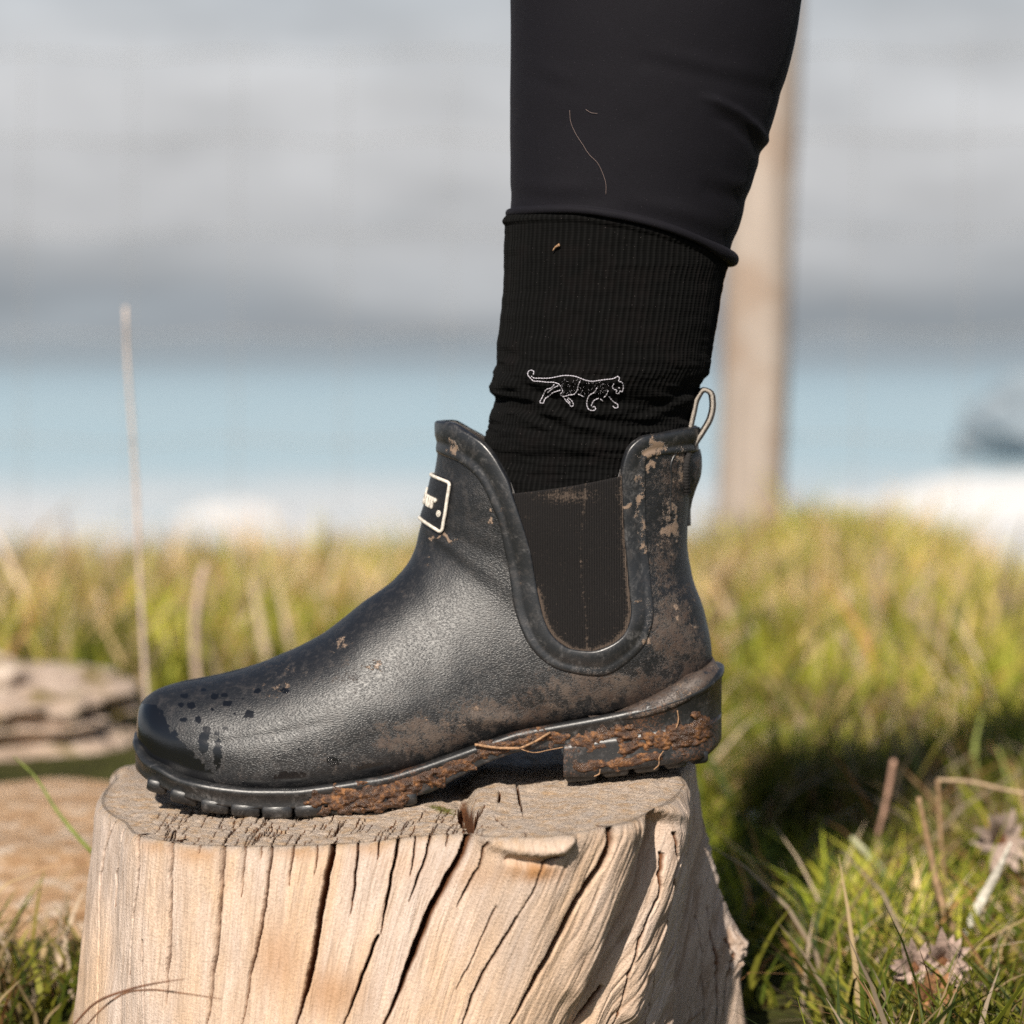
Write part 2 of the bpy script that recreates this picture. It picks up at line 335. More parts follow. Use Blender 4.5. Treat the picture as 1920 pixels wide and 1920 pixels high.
def stone(name, a, b, cc, moss, sc=20):
    m = M(name, .9, spec=.2); ob = m.coord(None, (1, 1, 2.6)); n = m.noise(ob, sc, 6, .7); n2 = m.noise(ob, sc*5, 5, .75); n3 = m.noise(m.coord(None, (1, 1, 1.8)), sc*1.3, 4, .65)
    c = m.ramp(n, [(.3, a), (.5, b), (.68, cc)]); c = m.mix(m.rng(n2, .33, .58, .4, 0), c, tuple(x*.5 for x in a)); c = m.mix(m.math('MULTIPLY', m.rng(n3, .51, .62), moss), c, (.16, .12, .02))
    m.set(Base_Color=c); m.bump(m.math('ADD', n, n2), .004, .9); return m.m
ROCKA = stone('mossy_stone', (.34, .25, .19), (.56, .43, .34), (.76, .64, .54), 1.0, 15)
ROCKB = stone('orange_stone', (.40, .22, .11), (.64, .42, .25), (.84, .72, .60), .10, 62)
ROCKC = stone('sea_stone', (.20, .245, .285), (.23, .275, .315), (.25, .30, .34), 0, .5)
m = M('post_wood', .8, spec=.2); n = m.noise(m.coord(None, (1, 1, .06)), 40, 5, .65); n2 = m.noise(m.coord(), 7, 3, .6)
c = m.mix(m.rng(n, .3, .7), (.31, .26, .225), (.47, .405, .355)); m.set(Base_Color=m.mix(m.math('MULTIPLY', m.rng(n2, .45, .6), 0.6), c, (.30, .21, .15))); m.bump(n, .003, .7); POSTM = m.m
WIRE = simple('galvanised_wire', (.30, .31, .32), .5, 60, .0003, .15)
# sea
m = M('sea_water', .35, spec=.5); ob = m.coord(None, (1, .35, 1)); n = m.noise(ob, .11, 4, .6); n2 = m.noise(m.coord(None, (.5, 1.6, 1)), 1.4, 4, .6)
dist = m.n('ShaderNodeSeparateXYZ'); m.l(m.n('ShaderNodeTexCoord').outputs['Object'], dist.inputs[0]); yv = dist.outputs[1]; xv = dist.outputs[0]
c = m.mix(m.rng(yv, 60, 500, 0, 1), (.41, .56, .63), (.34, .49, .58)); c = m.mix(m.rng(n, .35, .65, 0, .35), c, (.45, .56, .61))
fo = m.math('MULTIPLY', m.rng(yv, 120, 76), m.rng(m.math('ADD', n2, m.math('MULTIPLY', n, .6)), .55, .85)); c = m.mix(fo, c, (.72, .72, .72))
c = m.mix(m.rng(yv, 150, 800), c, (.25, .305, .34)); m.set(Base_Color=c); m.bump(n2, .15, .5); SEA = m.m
FOAM = simple('foam', (.66, .66, .66), .9, 2, .05, .08)

# ================================================================== SETTING
def ground_h(x, y):
    """height of the turf: level round the stump, sinking to the edge of the bank, then down to the sea"""
    b = .02*(fbm(x*1.3+5, y*1.3, 0, 3, 3)-.5)
    b = b+.085*np.exp(-((x-.62)/.17)**2-((y-3.7)/.5)**2)+.10-.15*sstep(1.0, 4.1, y)
    return b+sstep(4.2, 16, y)*(-6.6)-.12*sstep(.80, 1.0, x)*sstep(2.2, 3.4, y)
xs = np.r_[np.linspace(-40, -3, 24), np.linspace(-2.8, 2.8, 140), np.linspace(3, 40, 24)]; ys = np.r_[np.linspace(-3, 4.6, 170), np.linspace(4.8, 22, 40)]
X, Y = np.meshgrid(xs, ys); g_ = grid('ground', np.stack([X, Y, ground_h(X, Y)], -1), EARTH); tag(g_, kind='structure', label='earth bank under the turf, falling away to the sea')
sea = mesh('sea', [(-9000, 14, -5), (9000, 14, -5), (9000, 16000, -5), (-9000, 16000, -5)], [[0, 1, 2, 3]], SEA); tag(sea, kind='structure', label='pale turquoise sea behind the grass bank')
# surf
def surf(name, x0, x1, y0, amp, seed, label, wy=5):
    n, mm = 90, 14; X = np.linspace(x0, x1, n)[None]+np.zeros((mm, 1)); v = np.linspace(-1, 1, mm)[:, None]
    e = np.sin(np.linspace(0, np.pi, n))[None]**.5
    Yv = y0+v*wy*(.6+.8*fbm(X*.15, 0, 0, seed))+3*(fbm(X*.05, 1, 0, seed+1)-.5); Z = -5.02+amp*e*np.clip(1-v*v, 0, 1)*(.2+1.5*fbm(X*.35, v*1.2, 0, seed+2))
    o = grid(name, np.stack([X, Yv, Z], -1), FOAM); return tag(o, label, kind='stuff')
surf('surf', -10.4, -6.9, 80, .36, 3, 'white foam of a wave breaking beyond the grass on the left', 4)
surf('surf', 10.5, 30, 82, 1.3, 9, 'bright white surf below the dark sea rock on the right', 9)
surf('surf', -26, 30, 73, .10, 15, 'thin line of foam along the shore', 3)
def rock(name, c, s, mat, seed, amp=.25, fr=2.2, n=90, flat=1.0, strata=0):
    th = np.linspace(0, np.pi, n); ph = np.linspace(0, 2*np.pi, 2*n, endpoint=False); T, Pp = np.meshgrid(th, ph, indexing='ij')
    d = np.stack([np.sin(T)*np.cos(Pp), np.sin(T)*np.sin(Pp), np.cos(T)], -1); d = np.sign(d)*np.abs(d)**flat
    k = 1+amp*2*(fbm(d[..., 0]*fr+9, d[..., 1]*fr+9, d[..., 2]*fr+9, seed, 5)-.5)
    if strata: k = k+strata*(vnoise(d[..., 2]*9+2*fbm(d[..., 0]*3, d[..., 1]*3, 0, seed), 0, 0, seed)-.5)
    return grid(name, d*k[..., None]*np.array(s)+np.array(c), mat, None, True)
o = rock('sea_rock', (28.5, 118, -3.6), (8.0, 5, 2.9), ROCKC, 5, .3); tag(o, 'dark blurred rock in the sea at the right edge', 'rock')
o = rock('mossy_rock', (-.60, 1.12, .108), (.262, .16, .058), ROCKA, 21, .22, 2.6, 120, .7, .22); tag(o, 'pinkish grey layered rock with moss, behind the boot toe', 'rock')
o = rock('sandy_rock', (-.40, .50, .088), (.27, .22, .056), ROCKB, 33, .12, 3.5, 120, .75, .08); tag(o, 'orange tan rock left of the stump, below the mossy one', 'rock')

# fence post and wires
b0 = P(1400, 1085, 3.85); t0 = P(1457, -500, 3.85); k = 26
zz = np.linspace(0, 1, 60)[:, None]; an = np.linspace(0, 2*np.pi, k, endpoint=False)[None]
cx = b0[0]+(t0[0]-b0[0])*zz; cz = -.12+(t0[2]+.12)*zz; rr = .0655*(1+.07*(fbm(an*0+np.cos(an)*1.2, zz*7, np.sin(an)*1.2, 8)-.5)*2)*(1+.35*np.exp(-zz/.1)*.35)
V = np.stack([cx+rr*np.cos(an), 3.85+rr*np.sin(an)+0*cx, cz+0*an], -1); V = np.concatenate([V, np.repeat(V[-1:].mean(1, keepdims=True), k, 1)], 0)
tag(grid('fence_post', V, POSTM, None, True), 'round pale wooden fence post leaning slightly right, behind the leg', 'fence post')
fr = empty('wire_fence', (0, 4.32, 0)); kids = []
for py in (95, 255, 430, 620, 820, 985):
    a = P(-700, py+6, 3.95); b = P(2700, py-6, 3.95); n = 60; q = np.linspace(a, b, n); q[:, 2] += -.012*np.sin(np.linspace(0, 9*np.pi, n))**2
    kids.append(tube('line_wire', q, .0016, WIRE, None, 6))
for px in [-355+200*i for i in range(0, 9)]+[1410, 1610, 1810, 2010, 2210, 2410]:
    a = P(px+3, 70, 3.953); b = P(px-6, 1090, 3.953); q = np.linspace(a, b, 12); q[:, 0] += .002*np.sin(np.arange(12)*1.7); kids.append(tube('stay_wire', q, .0014, WIRE, None, 6))
adopt(fr, kids); tag(fr, 'thin grey wire netting fence strung past the wooden post', 'fence')

# ================================================================== STUMP
topz = lambda x: CZ-.2225+.0165*sstep(-.12, .09, x)
def on_top(px, py):
    y = 0.0
    for _ in range(30):
        p = P(px, py, y); z = topz(p[0]); b = (960-py)/F; y = (z-CZ)/(-sa+b*ca)*(ca+b*sa)-D
    return P(px, py, y)
rim = [on_top(*p) for p in [(205, 1462), (178, 1500), (215, 1540), (262, 1572), (330, 1584), (470, 1590), (560, 1589), (640, 1585), (760, 1574), (870, 1566), (960, 1573), (1050, 1570), (1150, 1552), (1235, 1522), (1272, 1500), (1297, 1475), (1290, 1447)]]
C0 = np.array([-.058, .012]); rim = [(p[0], p[1]) for p in rim]+[(.085, .075), (.05, .12), (-.02, .145), (-.10, .15), (-.16, .135), (-.205, .105), (P(213, 1440, .1)[0], .088)]
ra = np.array([math.atan2(y-C0[1], x-C0[0]) for x, y in rim]); rr = np.array([math.hypot(y-C0[1], x-C0[0]) for x, y in rim])
o_ = np.argsort(ra); ra, rr = ra[o_], rr[o_]
pr = lambda a, xs, ys: pchip(np.r_[xs[-3:]-2*np.pi, xs, xs[:3]+2*np.pi], np.r_[ys[-3:], ys, ys[:3]], a)
rt = lambda a: pr(a, ra, rr)
ba = np.array([R(v) for v in (-180, -150, -120, -90, -65, -45, -28, -16, -7, 1, 8, 16, 32, 60, 95, 140, 170)])
bb = np.array([.155, .155, .158, .155, .156, .156, .150, .141, .127, .147, .174, .178, .174, .17, .165, .165, .158])
rb = lambda a: pr(a, ba, bb)
CR = [([(212,1544),(196,1597),(189,1662),(187,1744),(184,1843),(179,1918)],2),([(258,1564),(260,1643),(251,1712),(245,1787),(244,1826)],3),([(271,1764),(272,1859),(271,1930)],2.6),
([(319,1572),(320,1630),(319,1695),(317,1761),(312,1826),(310,1885)],5),([(419,1580),(415,1646),(411,1712),(407,1777),(397,1849),(387,1935)],5.5),([(459,1582),(456,1623),(451,1682)],2.8),
([(508,1585),(504,1636),(496,1702),(481,1777),(470,1826),(453,1935)],4.2),([(550,1585),(545,1623),(542,1659)],2.8),([(627,1564),(622,1597),(611,1656),(596,1744),(584,1820),(570,1869),(553,1935)],8),
([(670,1557),(671,1584),(665,1656),(658,1715)],3.2),([(712,1571),(707,1610)],2.4),([(750,1561),(742,1603),(734,1643),(725,1695),(714,1751)],4.2),([(709,1755),(701,1771),(688,1810),(668,1859),(641,1935)],4.2),
([(887,1550),(869,1595),(842,1644),(812,1700),(782,1768),(760,1828),(716,1935)],11),([(811,1560),(794,1618),(767,1689)],3.4),([(910,1578),(899,1625),(876,1663),(857,1700)],4),
([(1056,1606),(1022,1621),(1000,1677),(970,1726)],3),([(972,1722),(925,1801),(887,1865),(865,1935)],5),([(1146,1557),(1144,1580),(1124,1625),(1086,1685),(1049,1756),(1019,1812),(985,1872),(952,1935)],9),
([(1139,1854),(1097,1925)],3.4),([(932,1700),(880,1812),(854,1857)],2),([(375,1580),(372,1600)],2),([(490,1588),(487,1612)],2),([(595,1585),(590,1640)],2),([(780,1568),(770,1640)],2.2),([(842,1563),(836,1590)],2.2),
([(1240,1600),(1225,1680),(1195,1760),(1170,1850),(1150,1935)],2.4),([(1200,1640),(1180,1700),(1140,1790)],2.2),([(1255,1560),(1243,1700),(1225,1830),(1215,1935)],2.2),([(1235,1750),(1220,1860),(1210,1935)],2),([(1330,1700),(1342,1800),(1345,1935)],2.6),([(1310,1720),(1322,1830),(1322,1935)],2.4),([(1352,1760),(1358,1850),(1356,1935)],2.2),([(230,1560),(216,1640),(214,1700)],1.6)]
kx = [140, 260, 420, 620, 880, 1000, 1150, 1260, 1330, 1400]; kv = [-30, -20, -30, -72, -150, -160, -140, -85, -55, -30]
def crackpass(px, py, pls):
    cr = np.zeros(px.shape); dp = np.zeros(px.shape)
    wv = 2.4*(fbm(px*0+1, py/26., 0, 5, 3)-.5)*2
    for pl, w_ in pls:
        d, f = pdist(px+wv, py, pl); ww = np.maximum(w_*.66*(1-.75*np.maximum(0, f-.72)/.28), .95)
        c = np.clip(1.25-d/ww, 0, 1); cr = np.maximum(cr, c*np.clip(.6+w_/6, 0, 1)); dp = np.maximum(dp, c*min(.0022*w_, .012)*(1-.8*np.maximum(0, f-.8)/.2))
    return cr, dp
# columns: fine on the side seen, coarse behind
acol = np.sort(np.r_[np.linspace(R(-185), R(48), 1660), np.linspace(R(48)+.02, R(175)-.02, 80)])
NC = len(acol); zr = np.r_[0, .0012, .0025, .004, .0055, np.linspace(.007, .112, 165), np.linspace(.116, .30, 26)]
A, ZR = np.meshgrid(acol, zr)
u = np.clip(ZR/.105, 0, 2.6)
e = np.where((A > R(-5)) & (A < R(60)), 1.5, 1.0); mixu = np.where(u < 1, u**e, 1+(u-1)*.5)
Rr = rt(A)+(rb(A)-rt(A))*mixu
Rr = Rr-.003*np.exp(-(ZR/.0022))                                     # worn edge
x = C0[0]+Rr*np.cos(A); y = C0[1]+Rr*np.sin(A); z = topz(C0[0]+rt(A)*np.cos(A))-ZR
px, py = proj(np.stack([x, y, z], -1)); front = (A < R(48))
dsp = .0022*(fbm(A*9, ZR*18, 0, 4, 3)-.5)*2*sstep(0, .02, ZR)
uu = px-np.interp(px, kx, kv)*np.clip((py-1560)/360, 0, 1.1)           # runs along the grain
dsp += (.0004+.0008*sstep(900, 1150, px))*(fbm(uu/26, py/420, 0, 9, 4)-.5)*2+(.00022+.0003*sstep(900, 1150, px))*(fbm(uu/7, py/90, 0, 10, 3)-.5)*2
rd1 = np.abs(fbm(uu/15, py/240, 0, 14, 3)-.5)*2; rd2 = np.abs(fbm(uu/6, py/150, 0, 15, 3)-.5)*2; rk_ = .25+.75*sstep(980, 1200, px); grv = np.clip(1-rd1*7, 0, 1)*.8+np.clip(1-rd2*6, 0, 1)*.5; dsp -= rk_*(.0011*np.clip(1-rd1*6, 0, 1)+.0005*np.clip(1-rd2*5, 0, 1)); grv = grv*rk_
rid = sstep(1120, 1240, px); dsp += rid*.0016*(fbm(uu/11, py/260, 0, 12, 3)-.5)*2
d, f = pdist(px, py, [(1243,1515),(1225,1590),(1192,1668),(1160,1760),(1122,1850),(1085,1935)]); dsp -= .0125*np.exp(-(d/19)**2)*sstep(0, .08, f)*(1-.45*f)
d, f = pdist(px, py, [(1190,1560),(1165,1640),(1120,1740),(1080,1850)]); dsp += .004*np.exp(-(d/30)**2)
d, f = pdist(px, py, [(1270,1530),(1245,1640),(1215,1760),(1180,1900)]); dsp += .005*np.exp(-(d/22)**2)
d, f = pdist(px, py, [(905,1571),(930,1584),(960,1592),(1010,1597),(1050,1594),(1066,1572)]); lip = np.exp(-(d/10)**2); dsp += .0055*lip*np.clip(fbm(px/14, py/14, 0, 3)+.5, 0, 1.2)
d, f = pdist(px, py, [(955,1612),(1000,1619),(1040,1614)]); dsp -= .0035*np.exp(-(d/8)**2)
cr, dp = crackpass(px, py, CR); cr = cr*front; dsp -= dp*front
kb = np.exp(-(((px-1366)/20)**2+((py-1786)/40)**2)); dsp += .007*kb*(.5+fbm(px/9, py/9, 0, 6)); dsp += .0015*np.exp(-(((px-1368)/9)**2+((py-1768)/9)**2))
x = x+dsp*np.cos(A); y = y+dsp*np.sin(A)
stain = np.zeros(A.shape)
for a, b, cc, dd, s in ((300, 1575, 45, 26, .9), (370, 1590, 60, 30, .75), (560, 1590, 55, 22, .8), (690, 1580, 45, 24, .8), (900, 1640, 90, 30, .35), (1000, 1635, 60, 22, .9), (520, 1800, 60, 90, .55), (620, 1860, 80, 60, .6), (760, 1620, 60, 40, .3)):
    stain = np.maximum(stain, s*np.exp(-((px-a)/cc)**2-((py-b)/dd)**2))
d, f = pdist(px, py, [(1236,1530),(1215,1600),(1185,1680),(1150,1770),(1110,1860)]); stain = np.maximum(stain, .6*np.exp(-(d/16)**2))
Vs = np.stack([x, y, z], -1); uvs = np.stack([uu/3900, z], -1)
# the sawn top, rings running inwards from the rim
rf = 1-np.r_[np.linspace(.012, .62, 150), np.linspace(.64, 1, 16)]; NR = len(rf)
At = np.repeat(acol[None], NR, 0); Rt_ = rf[:, None]*(rt(At)-.003); xt = C0[0]+Rt_*np.cos(At); yt = C0[1]+Rt_*np.sin(At); zt = topz(xt)
pxt, pyt = proj(np.stack([xt, yt, zt], -1)); edge = sstep(0, .05, 1-rf)[:, None]
tx = xt*np.cos(.5)-yt*np.sin(.5); ty = xt*np.sin(.5)+yt*np.cos(.5)
TCR = []
rg = random.Random(4)
for _ in range(150):
    ax = rg.uniform(290, 900); ay = rg.uniform(1530, 1590); L = rg.uniform(6, 22); TCR.append(([(ax, ay), (ax+L*.35, ay-L*.45), (ax+L*rg.uniform(.5, .9), ay-L)], rg.uniform(.8, 1.6)))
for pl in CR[3:15]:
    ax, ay = pl[0][0]; TCR.append(([(ax, ay+4), (ax+7, ay-10), (ax+22, ay-26)], pl[1]*.45))
TCR += [([(884,1556),(880,1530),(868,1510),(870,1480)], 11), ([(870,1545),(862,1520),(868,1500)], 7), ([(936,1495),(934,1520)], 3), ([(968,1475),(972,1500),(980,1530)], 3.4), ([(1066,1572),(1060,1560),(1040,1548)], 2.6), ([(930,1540),(950,1552)], 2.4), ([(985,1560),(990,1575)], 2.4)]
crt, dpt = crackpass(pxt, pyt, TCR)
ht = .0011*(fbm(tx*160, ty*420, 0, 31, 4)-.5)*2+.0016*(fbm(xt*60, yt*60, 0, 32, 3)-.5)*2
ht += .004*sstep(878, 892, pxt)*np.exp(-((pxt-905)/60)**2)*sstep(1560, 1520, pyt)-.002*np.exp(-((pxt-850)/30)**2)
ht += .0035*np.exp(-(((pxt-225)/28)**2+((pyt-1445)/22)**2))
zt = zt+ht*edge-dpt*edge*.8
mossv = np.exp(-((pxt-830)/40)**2-((pyt-1515)/10)**2)+np.exp(-((pxt-870)/12)**2-((pyt-1540)/10)**2)
Vt = np.stack([xt, yt, zt], -1)
ns, ntp = len(zr), NR
allV = np.concatenate([Vs.reshape(-1, 3), Vt.reshape(-1, 3)]); q1 = gridq(ns, NC, True); q2 = gridq(ntp, NC, True, ns*NC, True)
i = np.arange(NC); q3 = np.stack([i, (i+1) % NC, ns*NC+(i+1) % NC, ns*NC+i], -1)
at = {'crack': np.r_[cr.ravel(), crt.ravel()], 'top': np.r_[(np.exp(-(ZR/.0025))).ravel(), (edge*0+1+0*pxt).ravel()], 'stain': np.r_[stain.ravel(), np.zeros(Vt.size//3)], 'grv': np.r_[grv.ravel(), np.zeros(Vt.size//3)], 'moss': np.r_[np.zeros(Vs.size//3), mossv.ravel()]}
stump = mesh('tree_stump', allV, np.concatenate([q1[:, ::-1], q2[:, ::-1], q3]), WOOD, None, at, np.concatenate([uvs.reshape(-1, 2), np.stack([tx, ty], -1).reshape(-1, 2)]))
tag(stump, 'weathered pale tree stump with long cracks, standing under the muddy boot', 'tree stump')

# ================================================================== BOOT
KS = [0, .035, .07, .11, .16, .24, .32, .40, .47, .54, .61, .67, .72, .76, .80, .85, .90, .935, .97, 1.0, 1.05]
KT = [(257,1375),(263,1326),(288,1297),(337,1279),(400,1267),(500,1239),(598,1193),(680,1130),(740,1085),(768,1050),(780,1022),(784,1005),(787,992),(790,980),(794,966),(801,945),(809,912),(816,880),(821,840),(822,790),(822,735)]
KB = [(258,1402),(264,1415),(285,1432),(337,1461),(410,1478),(500,1484),(600,1478),(700,1463),(800,1435),(900,1400),(1010,1368),(1120,1350),(1220,1332),(1296,1300),(1337,1228),(1322,1150),(1297,1075),(1288,1010),(1291,940),(1303,870),(1312,760)]
KW = [0.0005, .016, .027, .036, .043, .0475, .0485, .047, .0445, .041, .038, .037, .0365, .037, .0375, .038, .039, .0395, .040, .0405, .041]
KBF = [1]*13+[.6, .2]+[0]*6
KTW = [.55, .57, .6, .64, .66, .68, .68, .68, .66, .64, .62, .6, .58, .55, .53, .5, .5, .5, .5, .5, .5]
KNT = [2, 2, 2, 2, 2, 1.95, 1.9, 1.85, 1.8, 1.75, 1.75, 1.8, 1.9, 2, 2, 2, 2, 2, 2, 2, 2]
KNB = [2.6, 3, 3.6, 4, 4, 4, 4, 4, 3.8, 3.4, 3.2, 3, 2.6, 2.3, 2.2, 2.1, 2, 2, 2, 2, 2]
Tw = np.array([P(x, y, 0)[[0, 2]] for x, y in KT]); Bw = []
for (x_, y_), w_, bf in zip(KB, KW, KBF):
    p = P(x_, y_, -w_*bf*.93)[[0, 2]]; Bw.append(p+np.array([0, -.0045*bf]))
Bw = np.array(Bw)
def sec(s, shrink=0.0):
    T = np.stack([pchip(KS, Tw[:, 0], s), pchip(KS, Tw[:, 1], s)], -1); B = np.stack([pchip(KS, Bw[:, 0], s), pchip(KS, Bw[:, 1], s)], -1)
    if shrink:
        dv = (B-T)/np.linalg.norm(B-T, axis=-1, keepdims=True); T = T+dv*shrink; B = B-dv*shrink
    return T, B, np.maximum(pchip(KS, KW, s)-shrink, 0)
def fprof(s, t):
    tw, a, b = pchip(KS, KTW, s), pchip(KS, KNT, s), pchip(KS, KNB, s)
    uu = np.where(t < tw, (tw-t)/tw, (t-tw)/(1-tw)); n = np.where(t < tw, a, b)
    return np.maximum(1-np.clip(uu, 0, 1)**n, 0)**(1/n)
def S(s, t, side=-1, shrink=0.0):
    T, B, w_ = sec(s, shrink); p = T+(B-T)*np.asarray(t)[..., None]
    return np.stack([p[..., 0], side*w_*fprof(s, t), p[..., 1]], -1)
SG = np.linspace(0, 1.05, 1051); TG, BG, _ = sec(SG)
def inv(x, z):
    """side-view point -> (s, t) on the boot"""
    x = np.ravel(x); z = np.ravel(z); so_ = np.zeros(x.shape); to_ = np.zeros(x.shape)
    dx, dz = (BG-TG).T
    for k0 in range(0, len(x), 20000):
        X_ = x[k0:k0+20000, None]; Z_ = z[k0:k0+20000, None]
        cr_ = dx*(Z_-TG[:, 1])-dz*(X_-TG[:, 0])
        tt = (dx*(X_-TG[:, 0])+dz*(Z_-TG[:, 1]))/(dx*dx+dz*dz)
        sc = (np.sign(cr_[:, :-1]) != np.sign(cr_[:, 1:])) & (tt[:, :-1] > -.06) & (tt[:, :-1] < 1.06)
        i_ = np.where(sc.any(1), sc.argmax(1), np.abs(cr_[:, :-1]).argmin(1)); r_ = np.arange(len(i_))
        c0, c1 = cr_[r_, i_], cr_[r_, i_+1]; f_ = np.clip(np.where(sc.any(1), c0/(c0-c1+1e-15), 0), 0, 1)
        so_[k0:k0+20000] = SG[i_]+f_*(SG[1]-SG[0]); to_[k0:k0+20000] = tt[r_, i_]*(1-f_)+tt[r_, i_+1]*f_
    return so_, np.clip(to_, 0, 1)
def Snorm(s, t, side=-1):
    e = 2e-3; s0 = np.clip(s, .01, 1.045); t0 = np.clip(t, .004, .996)
    a = S(s0+e, t0, side)-S(s0-e, t0, side); b = S(s0, np.clip(t0+e, 0, 1), side)-S(s0, np.clip(t0-e, 0, 1), side); n_ = np.cross(a, b)
    n_ /= np.linalg.norm(n_, axis=-1, keepdims=True)+1e-12
    T, B, _ = sec(s0); c_ = (T+B)/2; o_ = S(s0, t0, side)-np.stack([c_[..., 0], 0*s0, c_[..., 1]], -1)
    return n_*np.sign((n_*o_).sum(-1, keepdims=True)+1e-12)
def on_boot(px, py):
    """pixels seen on the near side -> (s,t)"""
    px = np.ravel(px).astype(float); py = np.ravel(py).astype(float); y = np.full(px.shape, -.03)
    for _ in range(6):
        p = P(px, py, y); s_, t_ = inv(p[:, 0], p[:, 2]); y = .5*y+.5*S(s_, t_)[:, 1]
    return s_, t_
INN = [(822,790),(842,791),(874,809),(905,828),(927,853),(942,878),(955,903),(963,930),(980,981),(996,1037),(1008,1106),(1021,1162),(1039,1194),(1071,1216),(1108,1220),(1149,1206),(1174,1181),(1182,1147),(1177,1091),(1169,997),(1166,930),(1165,887),(1174,847),(1189,828),(1208,817),(1239,812),(1280,804),(1306,800)]
OUT = [(822,850),(838,857),(860,866),(885,884),(900,902),(914,928),(925,955),(936,981),(946,1030),(955,1075),(964,1137),(980,1187),(1003,1224),(1050,1256),(1124,1267),(1180,1238),(1212,1200),(1225,1150),(1218,1080),(1210,985),(1209,930),(1209,890),(1209,870),(1212,862),(1222,857),(1245,853),(1280,850),(1306,848)]
def at_world(px, py):
    s_, t_ = on_boot(px, py); return S(s_, t_), s_, t_
rimpx = np.array([(822,792),(842,793),(874,811),(905,830),(927,855),(942,880),(955,905),(963,928),(1000,924),(1040,919),(1080,913),(1130,904),(1163,897),(1166,887),(1174,849),(1189,830),(1208,819),(1239,814),(1280,806),(1306,802)], float)
rw, _, _ = at_world(rimpx[:, 0], rimpx[:, 1]); rx = rw[:, 0]+np.arange(len(rw))*1e-6; rz = rw[:, 2]
rimz = lambda x: np.interp(x, rx, rz)-.0004
def smax(t, shrink=0.0):
    sg = np.linspace(.88, 1.05, 120); s2, t2 = np.meshgrid(sg, t, indexing='ij'); p = S(s2, t2, -1, shrink); fz = p[..., 2]-rimz(p[..., 0])
    above = fz > 0; i_ = np.where(above.any(0), above.argmax(0), 119); i_ = np.clip(i_, 1, 119); c_ = np.arange(len(t)); f0, f1 = fz[i_-1, c_], fz[i_, c_]
    return sg[i_-1]+(sg[1]-sg[0])*np.clip(-f0/(f1-f0+1e-12), 0, 1)
boot = empty('rubber_boot', (0, 0, topz(0)-.0)); bk = []
near = np.linspace(0, np.pi, 470); far = np.linspace(np.pi, 2*np.pi, 140)[1:-1]
phi = np.r_[near, far]; tt = (1-np.cos(phi))/2; side = np.where(phi <= np.pi, -1, 1)
q = np.linspace(0, 1, 640)**1.25; sm = smax(tt)
SS = q[:, None]*sm[None]; TT = np.repeat(tt[None], len(q), 0)
Vu = S(SS, TT, side[None])
px, py = proj(Vu)
dd = np.zeros(px.shape)
# a shallow crease line above the welt at the toe, soft dents over the instep
d, f = pdist(px, py, [(300,1372),(420,1392),(540,1372),(640,1348)]); dd -= .0005*np.exp(-(d/9)**2)*np.sin(np.pi*f)
d, f = pdist(px, py, [(770,1120),(800,1200),(790,1290)]); dd -= .0009*np.exp(-(d/60)**2)
d, f = pdist(px, py, [(560,1290),(650,1330),(760,1330)]); dd += .0010*np.exp(-(d/55)**2)
d, f = pdist(px, py, [(860,1345),(940,1350),(1040,1350)]); dd += .0013*np.exp(-(d/14)**2)*np.sin(np.pi*f)
dd += .0006*(fbm(px/90, py/90, 0, 41, 2)-.5)*2
nrm = Snorm(SS, TT, side[None]); Vu = Vu+nrm*(dd*(side[None] < 0)*sstep(0, .03, SS))[..., None]
wn_ = (fbm(px/11, py/11, 0, 51, 4)-.5)*2; wn2 = (fbm(px/5, py/5, 0, 52, 3)-.5)*2
wetpoly = [(240,1318),(296,1322),(310,1345),(322,1372),(350,1405),(382,1432),(404,1462),(420,1500),(230,1500)]
ins = inpoly(px, py, wetpoly); d, f = pdist(px, py, wetpoly[1:8]); wet = .5+np.where(ins, 1, -1)*d/26+wn_*.55*np.exp(-d/30)
for a, b, r1, r2 in ((426,1319,8,6),(467,1339,10,8),(482,1296,7,5),(536,1298,8,5),(422,1366,5,4),(406,1375,5,4),(624,1427,12,9),(543,1459,30,11),(358,1323,8,7),(345,1305,9,5),(340,1322,6,4),(388,1370,7,9),(381,1292,6,3),(402,1305,8,6),(381,1392,9,20),(408,1414,8,26),(372,1350,5,8),(700,1440,30,10),(560,1405,2.5,3),(640,1370,1.5,1.5),(420,1303,6,4),(440,1338,3,3),(398,1330,3,3),(520,1375,2,2),(345,1350,7,4),(480,1468,30,7),(455,1310,3,2)):
    wet = np.maximum(wet, .5+(1-np.hypot((px-a)/r1, (py-b)/r2)+wn2*.55)*.9)
wet = np.clip(wet, 0, 1)*(side[None] < 0)
def blobs(px, py, L):
    r = np.zeros(px.shape)
    for a, b, r1, r2, s in L: r = np.maximum(r, s*np.exp(-((px-a)/r1)**2-((py-b)/r2)**2))
    return r
DUST = [(330,1290,60,18,.3),(880,1290,120,60,.35),(1060,1300,100,30,.7),(1300,1220,40,60,.8),(860,1360,240,30,.6),(520,1300,90,40,.45),(650,1260,80,50,.5),(720,1170,60,60,.35),(1260,1180,75,110,.9),(1150,1290,190,50,1),(960,1340,160,45,1.0),(800,1385,130,45,1.0),(640,1430,110,30,.55),(430,1460,80,14,.5),(560,1270,120,45,.45),(500,1250,60,20,.55),(640,1200,70,40,.4),(800,1000,50,30,.35),(1260,900,60,90,.7),(740,1110,70,50,.25),(1310,1280,60,60,1),(1245,1060,40,150,.7),(700,1330,140,50,.25)]
